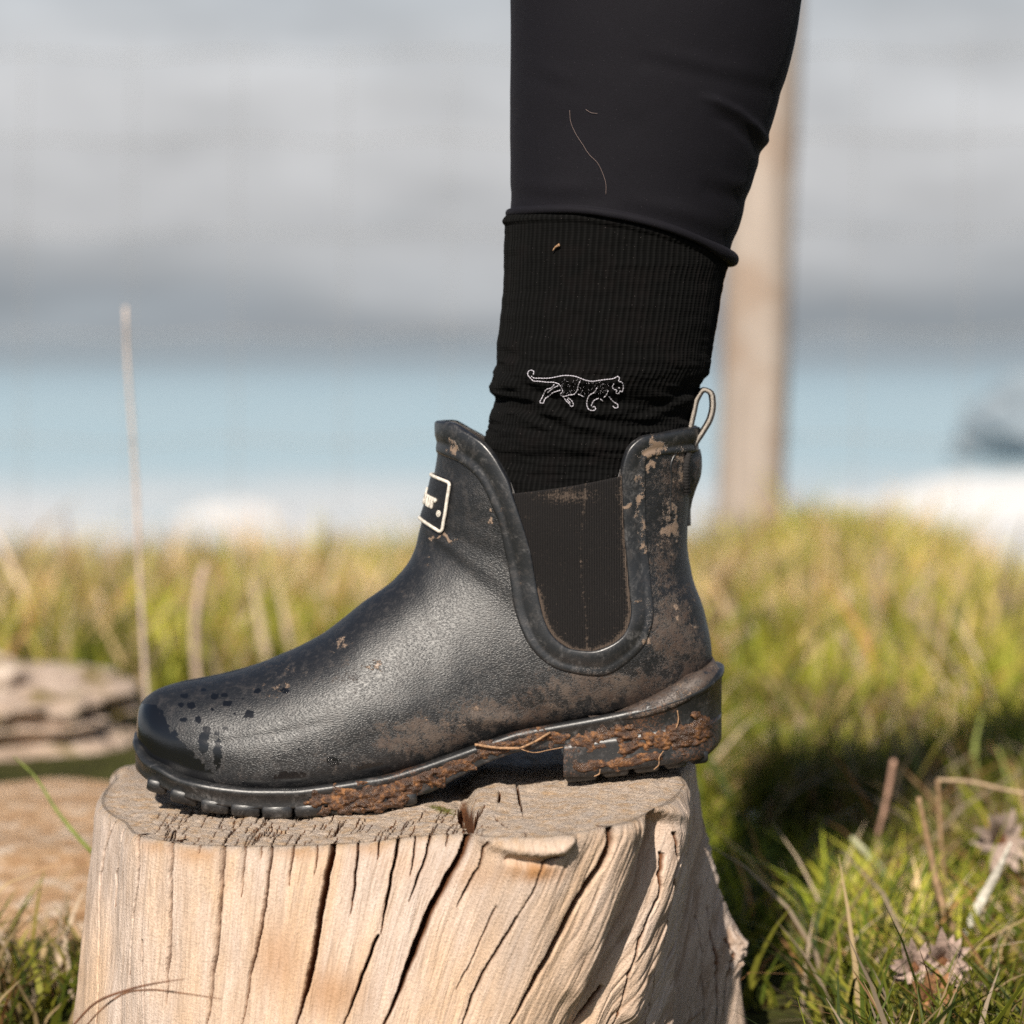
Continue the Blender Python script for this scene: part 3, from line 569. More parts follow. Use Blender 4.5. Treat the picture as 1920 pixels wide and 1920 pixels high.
MUDK = [(1245,980,22,110,.55),(1200,960,12,130,.66),(1240,1120,40,90,.42),(980,1090,14,90,.4),(1270,880,20,50,.6),(1300,1150,14,60,.5),(940,960,12,50,.45),(870,840,30,12,.4),(1225,1200,30,30,.5),(560,1262,90,12,.45),(640,1212,30,16,.62),(700,1250,40,16,.62),(660,1290,50,16,.4),(520,1300,60,22,.5),(770,1300,60,30,.3),(850,1180,60,40,.28),(620,1350,60,20,.3),(790,1345,70,20,.5),(900,1335,80,16,.5),(1020,1320,60,16,.5),(1150,1310,60,14,.45),(760,1120,20,30,.4),(845,1010,30,8,.7),(1228,838,26,22,1),(1218,870,8,30,.9),(1255,1000,22,18,1.1),(1262,960,10,50,.7),(1175,945,10,12,1.1),(1250,905,14,50,.45),(1212,1030,8,25,.8),(840,1008,36,9,.8),(815,1010,12,14,.7),(860,845,10,18,.8),(845,835,10,16,.6),(925,965,8,14,.8),(690,1245,26,12,.7),(745,1280,30,30,.35),(800,1060,16,10,.5),(1213,1200,9,26,.9),(1270,1150,8,22,.8),(1190,1120,8,18,.7),(640,1210,20,10,.6),(850,1360,50,22,.5),(1195,1140,8,12,.5),(1140,1335,60,10,.4),(700,1262,10,20,.4),(1050,1000,3,6,.0)]
wx = px+34*(fbm(px/16, py/16, 0, 91, 4)-.5)+10*(fbm(px/5, py/5, 0, 93, 3)-.5); wy = py+60*(fbm(px/16, py/20, 0, 92, 4)-.5); dust = np.minimum(blobs(wx, wy, DUST), .70+.12*fbm(px/30, py/12, 0, 77)); mudk = blobs(wx, wy, MUDK)*(.55+.9*fbm(px/9, py/14, 0, 94, 3))
up = grid('upper', Vu, RUB, None, True, False, {'wet': wet, 'dust': dust, 'mudk': mudk}); bk.append(up)
# lining: inner wall of the shaft and the edge between both walls
pl = np.linspace(0, 2*np.pi, 160, endpoint=False); tl = (1-np.cos(pl))/2; sdl = np.where(pl <= np.pi, -1, 1); ql = np.linspace(0, 1, 40); sml = smax(tl)
Vi = S(.80+(sml[None]-.80)*ql[:, None], np.repeat(tl[None], 40, 0), sdl[None], .0030)
Vo = S(sml, tl, sdl, 0.0)[None]; Vi = np.concatenate([Vi, Vo*.4+Vi[-1:]*.6+np.array([0, 0, .0006]), Vo], 0)
bk.append(grid('lining', Vi, LINING, None, True, True))
# welt band round the opening and round the elastic
def ribbon(name, I, O, prof, mat, mirror=False, n=520, closed_ends=False):
    I = crom(I, n); O = crom(O, n); V = []
    vv = np.array([p[0] for p in prof]); hh = np.array([p[1] for p in prof])
    pxs = I[:, None]*(1-vv[None, :, None])+O[:, None]*vv[None, :, None]
    s_, t_ = on_boot(pxs[..., 0], pxs[..., 1]); p = S(s_, t_); nn = Snorm(s_, t_)
    nn = nn.reshape(n, len(vv), 3); p = p.reshape(n, len(vv), 3)
    p = p+nn*hh[None, :, None]
    kk_ = np.exp(-np.linspace(-2, 2, 17)**2); kk_ /= kk_.sum(); pe = np.concatenate([np.repeat(p[:1], 8, 0), p, np.repeat(p[-1:], 8, 0)]); ps = sum(kk_[j]*pe[j:j+n] for j in range(17)); p = np.concatenate([p[:6], ps[6:-6], p[-6:]])
    pp_x, pp_y = pxs[..., 0], pxs[..., 1]
    if mirror: p = p*np.array([1, -1, 1])
    return grid(name, p, mat, None, False, mirror, {'dust': blobs(pp_x, pp_y, DUST)*.8, 'mudk': blobs(pp_x+34*(fbm(pp_x/16, pp_y/16, 0, 91, 4)-.5), pp_y+60*(fbm(pp_x/16, pp_y/20, 0, 92, 4)-.5), MUDK)*(.55+.9*fbm(pp_x/9, pp_y/14, 0, 94, 3)), 'wet': 0*pp_x})
PROF = [(0, -.002), (0, .0011), (.02, .0017), (.07, .00195), (.25, .0020), (.45, .0018), (.58, .0012), (.66, .00095), (.74, .0011), (.82, .0013), (.91, .00125), (.965, .0011), (1, .0004), (1.0, -.001)]
NCROSS = len(INN)
fr_i, fr_o = np.array(INN, float), np.array(OUT, float)
# matched resampling: both edges share their knots
def matched(I, O, n):
    I = np.array(I, float); O = np.array(O, float); k_ = np.arange(len(I)); v = np.linspace(0, len(I)-1, n)
    f = lambda A_: np.stack([pchip(k_, A_[:, 0], v), pchip(k_, A_[:, 1], v)], -1); return f(I), f(O)
_cr = crom
crom_passthrough = lambda pts, n: pts
I_, O_ = matched(INN, OUT, 560)
crom = crom_passthrough
for mir in (False, True): bk.append(ribbon('welt_band', I_, O_, PROF, TRIM, mir, 560))
crom = _cr
# elastic gussets
def gusset(mir):
    L = np.array([(963,928),(980,981),(996,1037),(1008,1106),(1021,1162),(1039,1194),(1071,1216),(1090,1220)], float); Rt2 = np.array([(1166,895),(1169,960),(1173,1040),(1178,1100),(1182,1147),(1174,1181),(1149,1206),(1110,1221)], float)
    n, c_ = 120, 70; k_ = np.arange(8); v = np.linspace(0, 7, n); l = np.stack([pchip(k_, L[:, 0], v), pchip(k_, L[:, 1], v)], -1); r = np.stack([pchip(k_, Rt2[:, 0], v), pchip(k_, Rt2[:, 1], v)], -1)
    h = np.linspace(0, 1, c_)[None, :, None]; G = l[:, None]*(1-h)+r[:, None]*h; G[:, :, 1] += 3.5*np.sin(np.pi*h[..., 0])*np.linspace(1, 0, n)[:, None]
    s_, t_ = on_boot(G[..., 0], G[..., 1]); p = (S(s_, t_)+Snorm(s_, t_)*.0006).reshape(n, c_, 3)
    rim_ = p[:1]+np.array([0, .0016, 0])*1.0; rim2 = p[:1]+np.array([0, .0002, .0007]); rim1 = p[:1]+np.array([0, .0012, .0007]); p = np.concatenate([rim_, rim1, rim2, p], 0)
    dv = np.exp(-((G[..., 0]-1095-6*np.sin(G[..., 1]/60))/3.0)**2)*1.6*fbm(G[..., 0]*.1, G[..., 1]/4, 0, 5)**2+np.exp(-((G[..., 1]-930)/14)**2-((G[..., 0]-1060)/50)**2)*.8; d3, _ = pdist(G[..., 0], G[..., 1], list(map(tuple, L[3:]))+list(map(tuple, Rt2[::-1]))); dv = dv+1.5*np.exp(-d3/5)
    dv = np.concatenate([dv[:1]]*3+[dv], 0)
    if mir: p = p*np.array([1, -1, 1])
    return grid('elastic_panel', p, ELAS, None, False, mir, {'dust': dv}, np.stack([p[..., 0], p[..., 2]], -1))
bk += [gusset(False), gusset(True)]

# ---- sole
FT = np.array([(257,1398),(269,1420),(298,1438),(337,1459),(376,1469),(428,1477),(480,1481),(545,1481),(611,1474),(663,1466),(720,1457),(773,1442),(846,1417),(919,1391),(973,1373),(1046,1359),(1123,1345),(1210,1326),(1283,1302),(1320,1284),(1347,1262)], float)
FB = np.array([(259,1448),(272,1460),(311,1480),(337,1492),(381,1505),(431,1513),(480,1517),(548,1516),(611,1512),(670,1506),(755,1497),(800,1488),(860,1458),(920,1428),(985,1408),(1054,1401)], float)
xk = np.array([257, 263, 280, 310, 350, 410, 480, 545, 611, 700, 800, 900, 1000, 1100, 1200, 1270, 1310, 1335, 1348, 1352]); wk = np.array([0, .015, .026, .036, .043, .0495, .0515, .052, .0515, .0495, .0455, .0405, .0375, .0365, .037, .0355, .0315, .0235, .012, 0])
XW = P(xk, 1480, 0)[:, 0]; XW = XW+0
def wsole(x):
    # smooth plan outline
    return np.maximum(pchip(XW, wk, x), 0)
def to_xz(A_):
    o = []
    for a, b in A_:
        y = -.04
        for _ in range(8): p = P(a, b, y); y = -float(wsole(np.clip(p[0], XW[0], XW[-1])))
        o.append((p[0], p[2]))
    return np.array(o)
ft, fb = to_xz(FT), to_xz(FB)
ztop = lambda x: pchip(ft[:, 0], ft[:, 1], x); zbot = lambda x: pchip(fb[:, 0], fb[:, 1], np.minimum(x, fb[-1, 0]))
# plan outline, walked round
def outline(x0, x1, n):
    th = np.linspace(0, np.pi, n); xx = (x0+x1)/2-(x1-x0)/2*np.cos(th); return xx
def sole_part(name, x0, x1, zt_, zb_, n=260, grow=0.0, welt=True, mat=SOLE, front_cap=False):
    xx = outline(x0, x1, n); w_ = wsole(xx)+grow*np.minimum(1, wsole(xx)/.012)
    X = np.r_[xx, xx[::-1][1:-1]]; Yv = np.r_[-w_, w_[::-1][1:-1]]
    if front_cap: w_[0] = w_[0]
    tx_ = np.gradient(X); ty_ = np.gradient(Yv); L_ = np.hypot(tx_, ty_)+1e-12; nx, ny = ty_/L_, -tx_/L_      # outward normal
    if True:
        cx_ = (x0+x1)/2; sgn = np.sign((nx*(X-cx_)+ny*Yv).sum()); nx, ny = nx*sgn, ny*sgn
    a, b = zt_(X), zb_(X)
    rows = [(-.010, 0, -.0006), (-.002, 0, .0003), (.0002, 0, .0002), (.0010, 0, -.0006), (.0013, 0, -.0018), (.0008, 0, -.0032), (.0001, 0, -.0040)] if welt else [(-.01, 0, -.001), (0, 0, -.0005), (.0003, 0, -.002)]
    V = [np.stack([X+nx*o, Yv+ny*o, a+dz], -1) for o, _, dz in rows]
    for f_ in (.55, .8, .97, 1.0): V.append(np.stack([X, Yv, (a-.004)*(1-f_)+b*f_], -1))
    V[-1] = V[-1]-np.stack([nx, ny, 0*nx], -1)*.0006
    V.append(np.stack([X*1.0-nx*.012, Yv*.6, b+.0004], -1)); V.append(np.stack([X, Yv*.02, b+.0004], -1))
    V = np.array(V); pp, qq = proj(V)
    o = grid(name, V, mat, None, True, False, {'dust': np.full(V.shape[:2], .15)+.2*sstep(700, 900, pp), 'mudk': 0*pp, 'wet': 0*pp, 'smear': sstep(540, 640, pp)*(.42+.22*np.sin(pp/37))+0*qq}); return o
xh0 = to_xz([(1056, 1430)])[0, 0]; xh1 = XW[-1]
bk.append(sole_part('sole', XW[0], XW[-1], ztop, lambda x: np.where(x < xh0, zbot(x), zbot(xh0)+.0005+0*x), 420))
# heel block: its own outline with a straight front
hb = to_xz([(1059,1466),(1101,1465),(1126,1459),(1276,1439),(1316,1432),(1345,1408),(1352,1395)])
zhb = lambda x: pchip(hb[:, 0], hb[:, 1], x)+.0022
n = 150; xx = xh0+(xh1-xh0)*np.sin(np.linspace(0, np.pi/2, n)); w_ = wsole(xx)+.0006
fw = np.linspace(0, 1, 24)
X = np.r_[np.full(24, xh0), xx[1:], xx[::-1][1:], np.full(24, xh0)[:-1]]; Yv = np.r_[-w_[0]*fw, -w_[1:], w_[::-1][1:], w_[0]*fw[::-1][:-1]]
X = X+.004*np.cos(np.clip(np.abs(Yv)/w_[0], 0, 1)*np.pi/2)*(X == xh0)
tp = zbot(xh0)+.0010+0*X+np.clip((X-xh0)/(xh1-xh0), 0, 1)*.012
rows = []
for f_, ins_ in ((0, 0), (.15, .0), (.35, .0), (.6, 0), (.8, 0), (.97, 0), (1, .0008), (1, .012)):
    sc_ = 1-ins_/.04; mx_ = X.mean(); rows.append(np.stack([mx_+(X-mx_)*sc_, Yv*sc_, tp*(1-f_)+zhb(X)*f_+.0006*(fbm(X*200, Yv*200, f_*4, 3)-.5)], -1))
V = np.array([np.stack([X*0+X.mean(), Yv*0, tp-.002], -1)]+rows+[np.stack([X*0+X.mean(), Yv*0, zhb(X).mean()+0*X], -1)])
bk.append(grid('heel', V, SOLE, None, True, False, {'dust': np.full(V.shape[:2], .3), 'mudk': 0*V[..., 0], 'wet': 0*V[..., 0], 'smear': .42+.25*np.sin(V[..., 0]*90)+0*V[..., 0]}))
# tread lugs
def lug(cx_, wd, dpth, zc, y0, ry):
    v, q_ = boxvq((cx_, y0, zc), (wd, dpth, .0065), 0, ry, .0011, .93); o = mesh('tread_lug', v, q_, SOLE, None, {'dust': np.full(len(v), .3), 'mudk': np.zeros(len(v)), 'wet': np.zeros(len(v))}, smooth=True); return o
lx = [(294, 40, 1487), (345, 54, 1508), (403, 54, 1525), (460, 56, 1532), (519, 58, 1535), (580, 58, 1532), (641, 57, 1526), (700, 56, 1519), (757, 50, 1512)]
for cx_, wd, by in lx:
    y = -float(wsole(P(cx_, by, -.045)[0])); p = P(cx_, by, y); p2 = P(cx_+20, 0, 0)
    k_ = (zbot(p[0]+.005)-zbot(p[0]-.005))/.01; ry = -math.atan(float(k_))
    bk.append(lug(p[0], wd/3950, .020, p[2]+.0030, y+.0097, ry)); bk.append(lug(p[0], wd/3950, .020, p[2]+.0030, -y-.0097, ry)); bk.append(lug(p[0]+.004, wd/3950*.9, .034, p[2]+.0032, 0, ry))
for cx_, wd, by in ((1090, 62, 1466), (1154, 52, 1457), (1212, 50, 1449), (1266, 44, 1441), (1311, 36, 1433)):
    y = -float(wsole(P(cx_, by, -.036)[0])); p = P(cx_, by, y); ry = -math.atan(17/150.)
    bk.append(lug(p[0], wd/3950, .022, p[2]+.0031, y+.0117, ry)); bk.append(lug(p[0], wd/3950, .022, p[2]+.0031, -y-.0117, ry))
# kick-off ledge round the back of the heel
LT = [(1118,1347),(1160,1333),(1229,1304),(1290,1271),(1320,1251),(1338,1234)]; LB = [(1118,1349),(1165,1346),(1210,1339),(1283,1314),(1320,1291),(1349,1266)]
LTi = crom(LT, 60); LBi = crom(LB, 60); sec_ = []
hw = lambda x: wsole(np.minimum(x, XW[-1]-1e-4))
rows = []
for i_ in range(60):
    g_ = sstep(0, .35, i_/59.); pt_ = P(LTi[i_, 0], LTi[i_, 1], -.030*(1-.9*sstep(.8, 1, i_/59.))); pb_ = P(LBi[i_, 0], LBi[i_, 1], -.032*(1-.9*sstep(.8, 1, i_/59.)))
    rows.append((pt_, pb_, g_))
vv = []
for i_, (a, b, g_) in enumerate(rows):
    w1 = float(hw(b[0])) if b[0] < XW[-1] else 0.0; w1 = w1+.0012*g_; w0 = w1-.0050*g_
    a = a.copy(); b = b.copy()
    vv.append([(a[0]-.004, -max(w0-.008, 0), a[2]-.002), (a[0], -max(w0, 0), a[2]), (a[0]*.7+b[0]*.3, -w1*.995, a[2]*.72+b[2]*.28), (b[0], -w1, a[2]*.3+b[2]*.7), (b[0], -w1, b[2]), (b[0]-.004, -max(w1-.008, 0), b[2]+.0012)])
vv = np.array(vv); vv[..., 1] = -np.maximum(-vv[..., 1], 0); full = np.concatenate([vv, (vv*np.array([1, -1, 1]))[::-1]], 0)
pp, qq = proj(full)
bk.append(grid('heel_ledge', full, TRIM, None, False, False, {'dust': .8+0*pp, 'mudk': .6*fbm(pp/14, qq/14, 0, 4)+.15, 'wet': 0*pp}))

# ---- name patch wrapped round the front of the shaft
def wrap(u, v, lift):
    """u: metres round the shaft towards the near side, v: metres up the front from the patch centre"""
    u = np.ravel(u); v = np.ravel(v); lift = np.ravel(lift)
    tt_ = np.sin(np.linspace(0, np.pi/2, 90))**2; ss = np.linspace(.66, 1.0, 180)
    G = S(np.repeat(ss[:, None], 90, 1), np.repeat(tt_[None], 180, 0)); arc = np.concatenate([np.zeros((180, 1)), np.cumsum(np.linalg.norm(np.diff(G, axis=1), axis=2), 1)], 1)
    fl = np.r_[0, np.cumsum(np.linalg.norm(np.diff(G[:, 0], axis=0), axis=1))]
    c_ = P(806, 932, 0); i0 = np.argmin(np.linalg.norm(G[:, 0]-c_, axis=1)); fl = fl-fl[i0]
    s_ = np.interp(v-np.abs(u)*.42*0, fl, ss); out_ = np.zeros((len(u), 3))
    si = np.interp(s_, ss, np.arange(180)); i_ = np.clip(si.astype(int), 0, 178); f_ = si-i_
    sg = np.where(u >= 0, -1, 1)
    t_ = np.array([np.interp(abs(a), arc[b]*(1-c2)+arc[b+1]*c2, tt_) for a, b, c2 in zip(u, i_, f_)])
    p = S(s_, t_, sg); n_ = Snorm(s_, np.maximum(t_, .004), sg); n_[:, 1] = np.where(np.abs(u) < 1e-5, 0, n_[:, 1]); n_ /= np.linalg.norm(n_, axis=1)[:, None]
    # the patch sits square on the shaft: turn it so its ends hang level
    return p+n_*lift[:, None]
HW, HH = .0235, .0108
def slab(name, hw_, hh_, l0, l1, mat, r=.002, parent=None, nu=70):
    uu_ = np.linspace(-hw_, hw_, nu); vv_ = np.linspace(-hh_, hh_, 16); U, Vv = np.meshgrid(uu_, vv_)
    top_ = wrap(U, Vv, np.full(U.shape, l1)).reshape(16, nu, 3); lo = wrap(U*1.0, Vv*1.0, np.full(U.shape, l0)).reshape(16, nu, 3)
    ring = lambda G_: np.concatenate([G_[0], G_[1:, -1], G_[-1, ::-1][1:], G_[::-1, 0][1:-1]])
    a, b = ring(top_), ring(lo); k_ = len(a); V_ = np.concatenate([top_.reshape(-1, 3), a, b]); o0 = 16*nu
    i_ = np.arange(k_); Q_ = np.concatenate([gridq(16, nu), np.stack([o0+i_, o0+(i_+1) % k_, o0+k_+(i_+1) % k_, o0+k_+i_], -1)])
    return mesh(name, V_, Q_, mat, parent, smooth=False)
patch = slab('name_patch', HW, HH, -.002, .0016, BLACKP); bk.append(patch)
def frame_strip(pts, rad, lift):
    pts = np.array(pts); return tube_vq(wrap(pts[:, 0], pts[:, 1], np.full(len(pts), lift)), rad, 8, False)
sub = []
def rrect(hw_, hh_, r, n=8):
    o = []
    for cx_, cy_, a0 in ((hw_-r, hh_-r, 0), (-hw_+r, hh_-r, 90), (-hw_+r, -hh_+r, 180), (hw_-r, -hh_+r, 270)):
        for k_ in range(n+1): a = R(a0+90*k_/n); o.append((cx_+r*math.cos(a), cy_+r*math.sin(a)))
    o.append(o[0]); o = np.array(o); L_ = np.r_[0, np.cumsum(np.hypot(*np.diff(o, axis=0).T))]; v = np.linspace(0, L_[-1], 150); return np.stack([np.interp(v, L_, o[:, 0]), np.interp(v, L_, o[:, 1])], -1)
v_, q_ = frame_strip(rrect(HW, HH, .0016), .00085, .0016); sub.append(mesh('patch_border', v_, q_, WHITE_R))
def text_mesh(body, size, off):
    cu = bpy.data.curves.new('lettering', 'FONT'); cu.body = body; cu.size = size; cu.offset = off; cu.align_x = 'CENTER'; cu.align_y = 'CENTER'; cu.space_character = 1.0; cu.resolution_u = 4
    to = bpy.data.objects.new('lettering', cu); COL.objects.link(to); dg = bpy.context.evaluated_depsgraph_get(); me = bpy.data.meshes.new_from_object(to.evaluated_get(dg)); COL.objects.unlink(to); bpy.data.objects.remove(to); return me
def wrapped_text(body, size, off, cu_, cv_, sx, sy, name, mat, l=.0026):
    me = text_mesh(body, size, off); import bmesh
    bm = bmesh.new(); bm.from_mesh(me)
    bmesh.ops.triangulate(bm, faces=bm.faces[:])
    bmesh.ops.subdivide_edges(bm, edges=[e for e in bm.edges if e.calc_length() > size*.12], cuts=2, use_grid_fill=False)
    bmesh.ops.triangulate(bm, faces=bm.faces[:])
    ret = bmesh.ops.extrude_face_region(bm, geom=bm.faces[:]); nv = {v for v in ret['geom'] if isinstance(v, bmesh.types.BMVert)}
    vs_ = list(bm.verts); co = np.array([v.co[:] for v in vs_]); lf = np.array([l if v in nv else .0008 for v in vs_])
    w3 = wrap(co[:, 0]*sx+cu_, co[:, 1]*sy+cv_, lf)
    for v, c_ in zip(vs_, w3): v.co = c_
    bm.to_mesh(me); bm.free(); me.materials.clear(); me.materials.append(mat); me.name = name; o = bpy.data.objects.new(name, me); COL.objects.link(o); return o
sub.append(wrapped_text('Barbour', .0105, .00032, -.0012, -.0002, 1.0, 1.0, 'lettering', WHITE_R))
# registered mark: a ring with an R
an = np.linspace(0, 2*np.pi, 25); v_, q_ = frame_strip(np.stack([.0196+.0012*np.cos(an), -.0042+.0012*np.sin(an)], -1), .0003, .0019); sub.append(mesh('trade_mark_ring', v_, q_, WHITE_R))
sub.append(wrapped_text('R', .0019, .00004, .0196, -.0042, 1, 1, 'trade_mark_letter', WHITE_R, .0022))

# ---- pull tab: rubber strap on the back seam and a webbing loop
def strap(pts, wdt, thk, name, mat, n=60):
    c_ = _cr(pts, n); t_ = np.gradient(c_, axis=0); t_ /= np.linalg.norm(t_, axis=1)[:, None]; yv = np.array([0, 1., 0]); nn = np.cross(t_, yv); nn /= np.linalg.norm(nn, axis=1)[:, None]
    V_ = np.stack([c_-yv*wdt/2-nn*thk/2, c_-yv*wdt/2+nn*thk/2, c_+yv*wdt/2+nn*thk/2, c_+yv*wdt/2-nn*thk/2], 1)
    V_ = np.concatenate([np.repeat(c_[:1, None], 4, 1), V_, np.repeat(c_[-1:, None], 4, 1)]); o = grid(name, V_, mat, None, True, False, {'dust': .5+0*V_[..., 0], 'mudk': .3+0*V_[..., 0], 'wet': 0*V_[..., 0]}, None, False); return o
# webbing loop seen nearly edge-on: pale edge, dark sides
Lp = [(1290,846),(1292,815),(1300,775),(1308,745),(1319,731),(1331,735),(1336,755),(1331,785),(1317,810),(1303,832),(1296,848)]
lp = np.array([P(a, b, -.006) for a, b in Lp])
loop = strap(lp, .011, .0024, 'pull_loop', WEBD); bk.append(loop)
e1 = np.array([P(a, b, -.0114) for a, b in Lp]); sub2 = [tube('loop_piping', _cr(e1, 80), .00085, WEB, None, 6)]
# holder on the back of the shaft
hp = _cr([(1309,842),(1312,860),(1309,895),(1300,920),(1293,942),(1291,985)], 50); rows = []
for i_, (a, b) in enumerate(hp):
    f_ = i_/49; dp_ = .0016 if f_ < .95 else .0016; ww = .0150-.006*sstep(.4, .7, f_); ctr = P(a+1.5, b, 0); r_ = []
    dz_ = 0
    for an_ in np.linspace(-1, 1, 15): r_.append((ctr[0]-.0095*an_**2*1.0*(ww/.015)+.0004, ww*an_, ctr[2]))
    rows.append(r_)
rows = np.array(rows); inn = rows-np.array([.004, 0, 0]); V = np.concatenate([inn[:1], rows, inn[-1:]], 0); V = np.concatenate([inn[[0]+list(range(50))+[49]][:, :1], V, inn[[0]+list(range(50))+[49]][:, -1:]], 1)
V[..., 0] += .0005*fbm(V[..., 1]*900, V[..., 2]*300, 0, 3); pp, qq = proj(V)
bk.append(grid('tab_holder', V, TRIM, None, False, False, {'dust': .6+0*pp, 'mudk': .25+0*pp, 'wet': 0*pp}))
# raised seam edge left of the holder, and a knot of stitches
sm_ = [(1283,848),(1268,850),(1260,862),(1258,900),(1256,940),(1257,965)]; s_, t_ = on_boot(*_cr(sm_, 50).T); bk.append(tube('seam', S(s_, t_)+Snorm(s_, t_)*.0002, .0006, WEB if False else TRIM, None, 6))
st = _cr([(1289,850),(1285,870),(1284,900),(1286,925)], 40); s_, t_ = on_boot(*st.T); bk.append(tube('stitching', S(s_, t_)+Snorm(s_, t_)*.0006, .0018*(1+.15*np.sin(np.arange(40)*2.2)), WEBD, None, 10))
rivet = [(1269, 1214)]

# ---- mud pressed on the sole and heel
def mud(polyl, rad, thick, seed, z_lim=True, name='mud_clump'):
    pl_ = np.array(polyl, float); x0, x1 = pl_[:, 0].min()-rad-6, pl_[:, 0].max()+rad+6; y0, y1 = pl_[:, 1].min()-rad-6, pl_[:, 1].max()+rad+6
    nx_, ny_ = max(8, int((x1-x0)/1.9)), max(8, int((y1-y0)/1.9)); X_, Y_ = np.meshgrid(np.linspace(x0, x1, nx_), np.linspace(y0, y1, ny_))
    d_, f_ = pdist(X_, Y_, pl_); d_ = d_+(fbm(X_/21, Y_/13, 0, seed, 4)-.5)*rad*2.6+rad*.1
    msk = np.clip((rad-d_)/(rad*.6), -.5, 1); h_ = .75*thick*np.where(msk > 0, np.maximum(msk, 0)**.8, msk)*(.35+1.2*fbm(X_/12, Y_/7, 0, seed+4, 4))+.0009*(fbm(X_/4, Y_/3, 0, seed+5, 3)-.5)*(msk > 0)
    keep = msk > -.3
    p = P(X_, Y_, -.045)
    for _ in range(4):
        yy = -wsole(np.clip(p[..., 0], XW[0], XW[-1]))-.0004; p = P(X_, Y_, yy)
    p = p+np.array([0, -1., 0])*h_[..., None]
    q_ = gridq(ny_, nx_); kk = keep.ravel()[q_].all(1); q_ = q_[kk]; us = np.unique(q_); mp_ = np.zeros(ny_*nx_, int); mp_[us] = np.arange(len(us))
    return mesh(name, p.reshape(-1, 3)[us], mp_[q_], MUD)
bk.append(mud([(596,1506),(640,1500),(690,1493),(740,1481),(790,1462),(808,1462)], 21, .0024, 61))
bk.append(mud([(640,1520),(700,1515),(760,1500)], 9, .0022, 62))
bk.append(mud([(830,1448),(872,1430),(890,1424)], 14, .0014, 63))
bk.append(mud([(1085,1435),(1160,1432),(1230,1418)], 10, .0016, 71))
bk.append(mud([(1215,1392),(1240,1384)], 13, .0018, 72))
bk.append(mud([(905,1408),(960,1393),(1015,1382),(1050,1385)], 13, .0014, 64))
bk.append(mud([(1090,1395),(1120,1385)], 22, .0010, 65))
bk.append(mud([(1168,1396),(1190,1392)], 30, .0026, 66))
bk.append(mud([(1255,1385),(1290,1372),(1315,1358)], 20, .0024, 67))
bk.append(mud([(1276,1395),(1305,1392)], 14, .0020, 68))
adopt(boot, bk)
for s2 in sub: s2.parent = patch
sub2[0].parent = loop
tag(boot, 'muddy black rubber ankle boot with elastic side panel, standing on the stump', 'boot')
for s_pts, rr_, lab in (([(890,1396),(930,1402),(975,1403)], .0007, 'dry straw stuck flat on the boot sole, left piece'), ([(975,1403),(1000,1392),(1032,1373)], .0006, 'dry straw slanting up from the sole waist'), ([(975,1404),(1000,1411),(1030,1406),(1056,1401)], .00022, 'thin pale fibre curving under the sole waist'), ([(1270,1332),(1272,1350),(1268,1365)], .0003, 'pale straw bit upright on the heel mud'), ([(1244,1408),(1236,1420),(1235,1434),(1226,1443)], .00025, 'pale root fibre curling on the lower heel'), ([(1125,1442),(1124,1450),(1114,1456)], .0003, 'pale fibre at the bottom edge of the heel')):
    q_ = _cr(s_pts, 20); y = -wsole(P(q_[:, 0], q_[:, 1], -.04)[:, 0])-.0028; tag(tube('straw', P(q_[:, 0], q_[:, 1], y), rr_, STRAW, None, 6), lab, 'straw')

# ================================================================== LEG
LEFTS = [(1010,903),(960,900),(900,903),(850,906),(815,909),(790,916),(768,924),(750,928),(735,922),(718,920),(700,925),(680,931),(655,931),(620,936),(580,940),(540,944),(480,945),(425,947),(405,948)]
RIGHTS = [(1010,1262),(960,1264),(900,1270),(850,1280),(800,1292),(770,1300),(745,1308),(728,1313),(712,1322),(690,1331),(670,1334),(640,1338),(600,1345),(560,1351),(530,1356),(510,1361),(500,1364),(480,1366),(440,1372)]
LL = [(-900,935),(-400,945),(0,958),(100,958),(200,957),(300,957),(390,957),(440,957),(520,957)]
LR = [(-900,1560),(-400,1555),(-150,1530),(0,1503),(60,1494),(130,1477),(200,1457),(255,1439),(300,1425),(370,1402),(420,1388),(470,1370),(520,1358)]
def legfn(Ls, Rs):
    a = np.array([P(x, y, 0)[[2, 0]] for y, x in Ls]); b = np.array([P(x, y, 0)[[2, 0]] for y, x in Rs]); a = a[np.argsort(a[:, 0])]; b = b[np.argsort(b[:, 0])]
    def f(z):
        l = pchip(a[:, 0], a[:, 1], z); r = pchip(b[:, 0], b[:, 1], z); return (l+r)/2, (r-l)/2
    return f
sf = legfn(LEFTS, RIGHTS); lf = legfn(LL, LR)
HEM = [(940,399),(1000,396),(1060,397),(1150,408),(1250,432),(1330,461),(1372,484),(1400,500)]
hemz_x = np.array([P(a, b, -.03)[[0, 2]] for a, b in HEM]); hemz_x[0] = P(940, 402, 0)[[0, 2]]; hemz_x[-2:] = [P(1372, 486, 0)[[0, 2]], P(1400, 500, 0)[[0, 2]]]
hemz = lambda x: pchip(hemz_x[:, 0], hemz_x[:, 1], x)
yr_s, yr_l = .84, .86
person = empty('person', (0, 0, CZ)); 
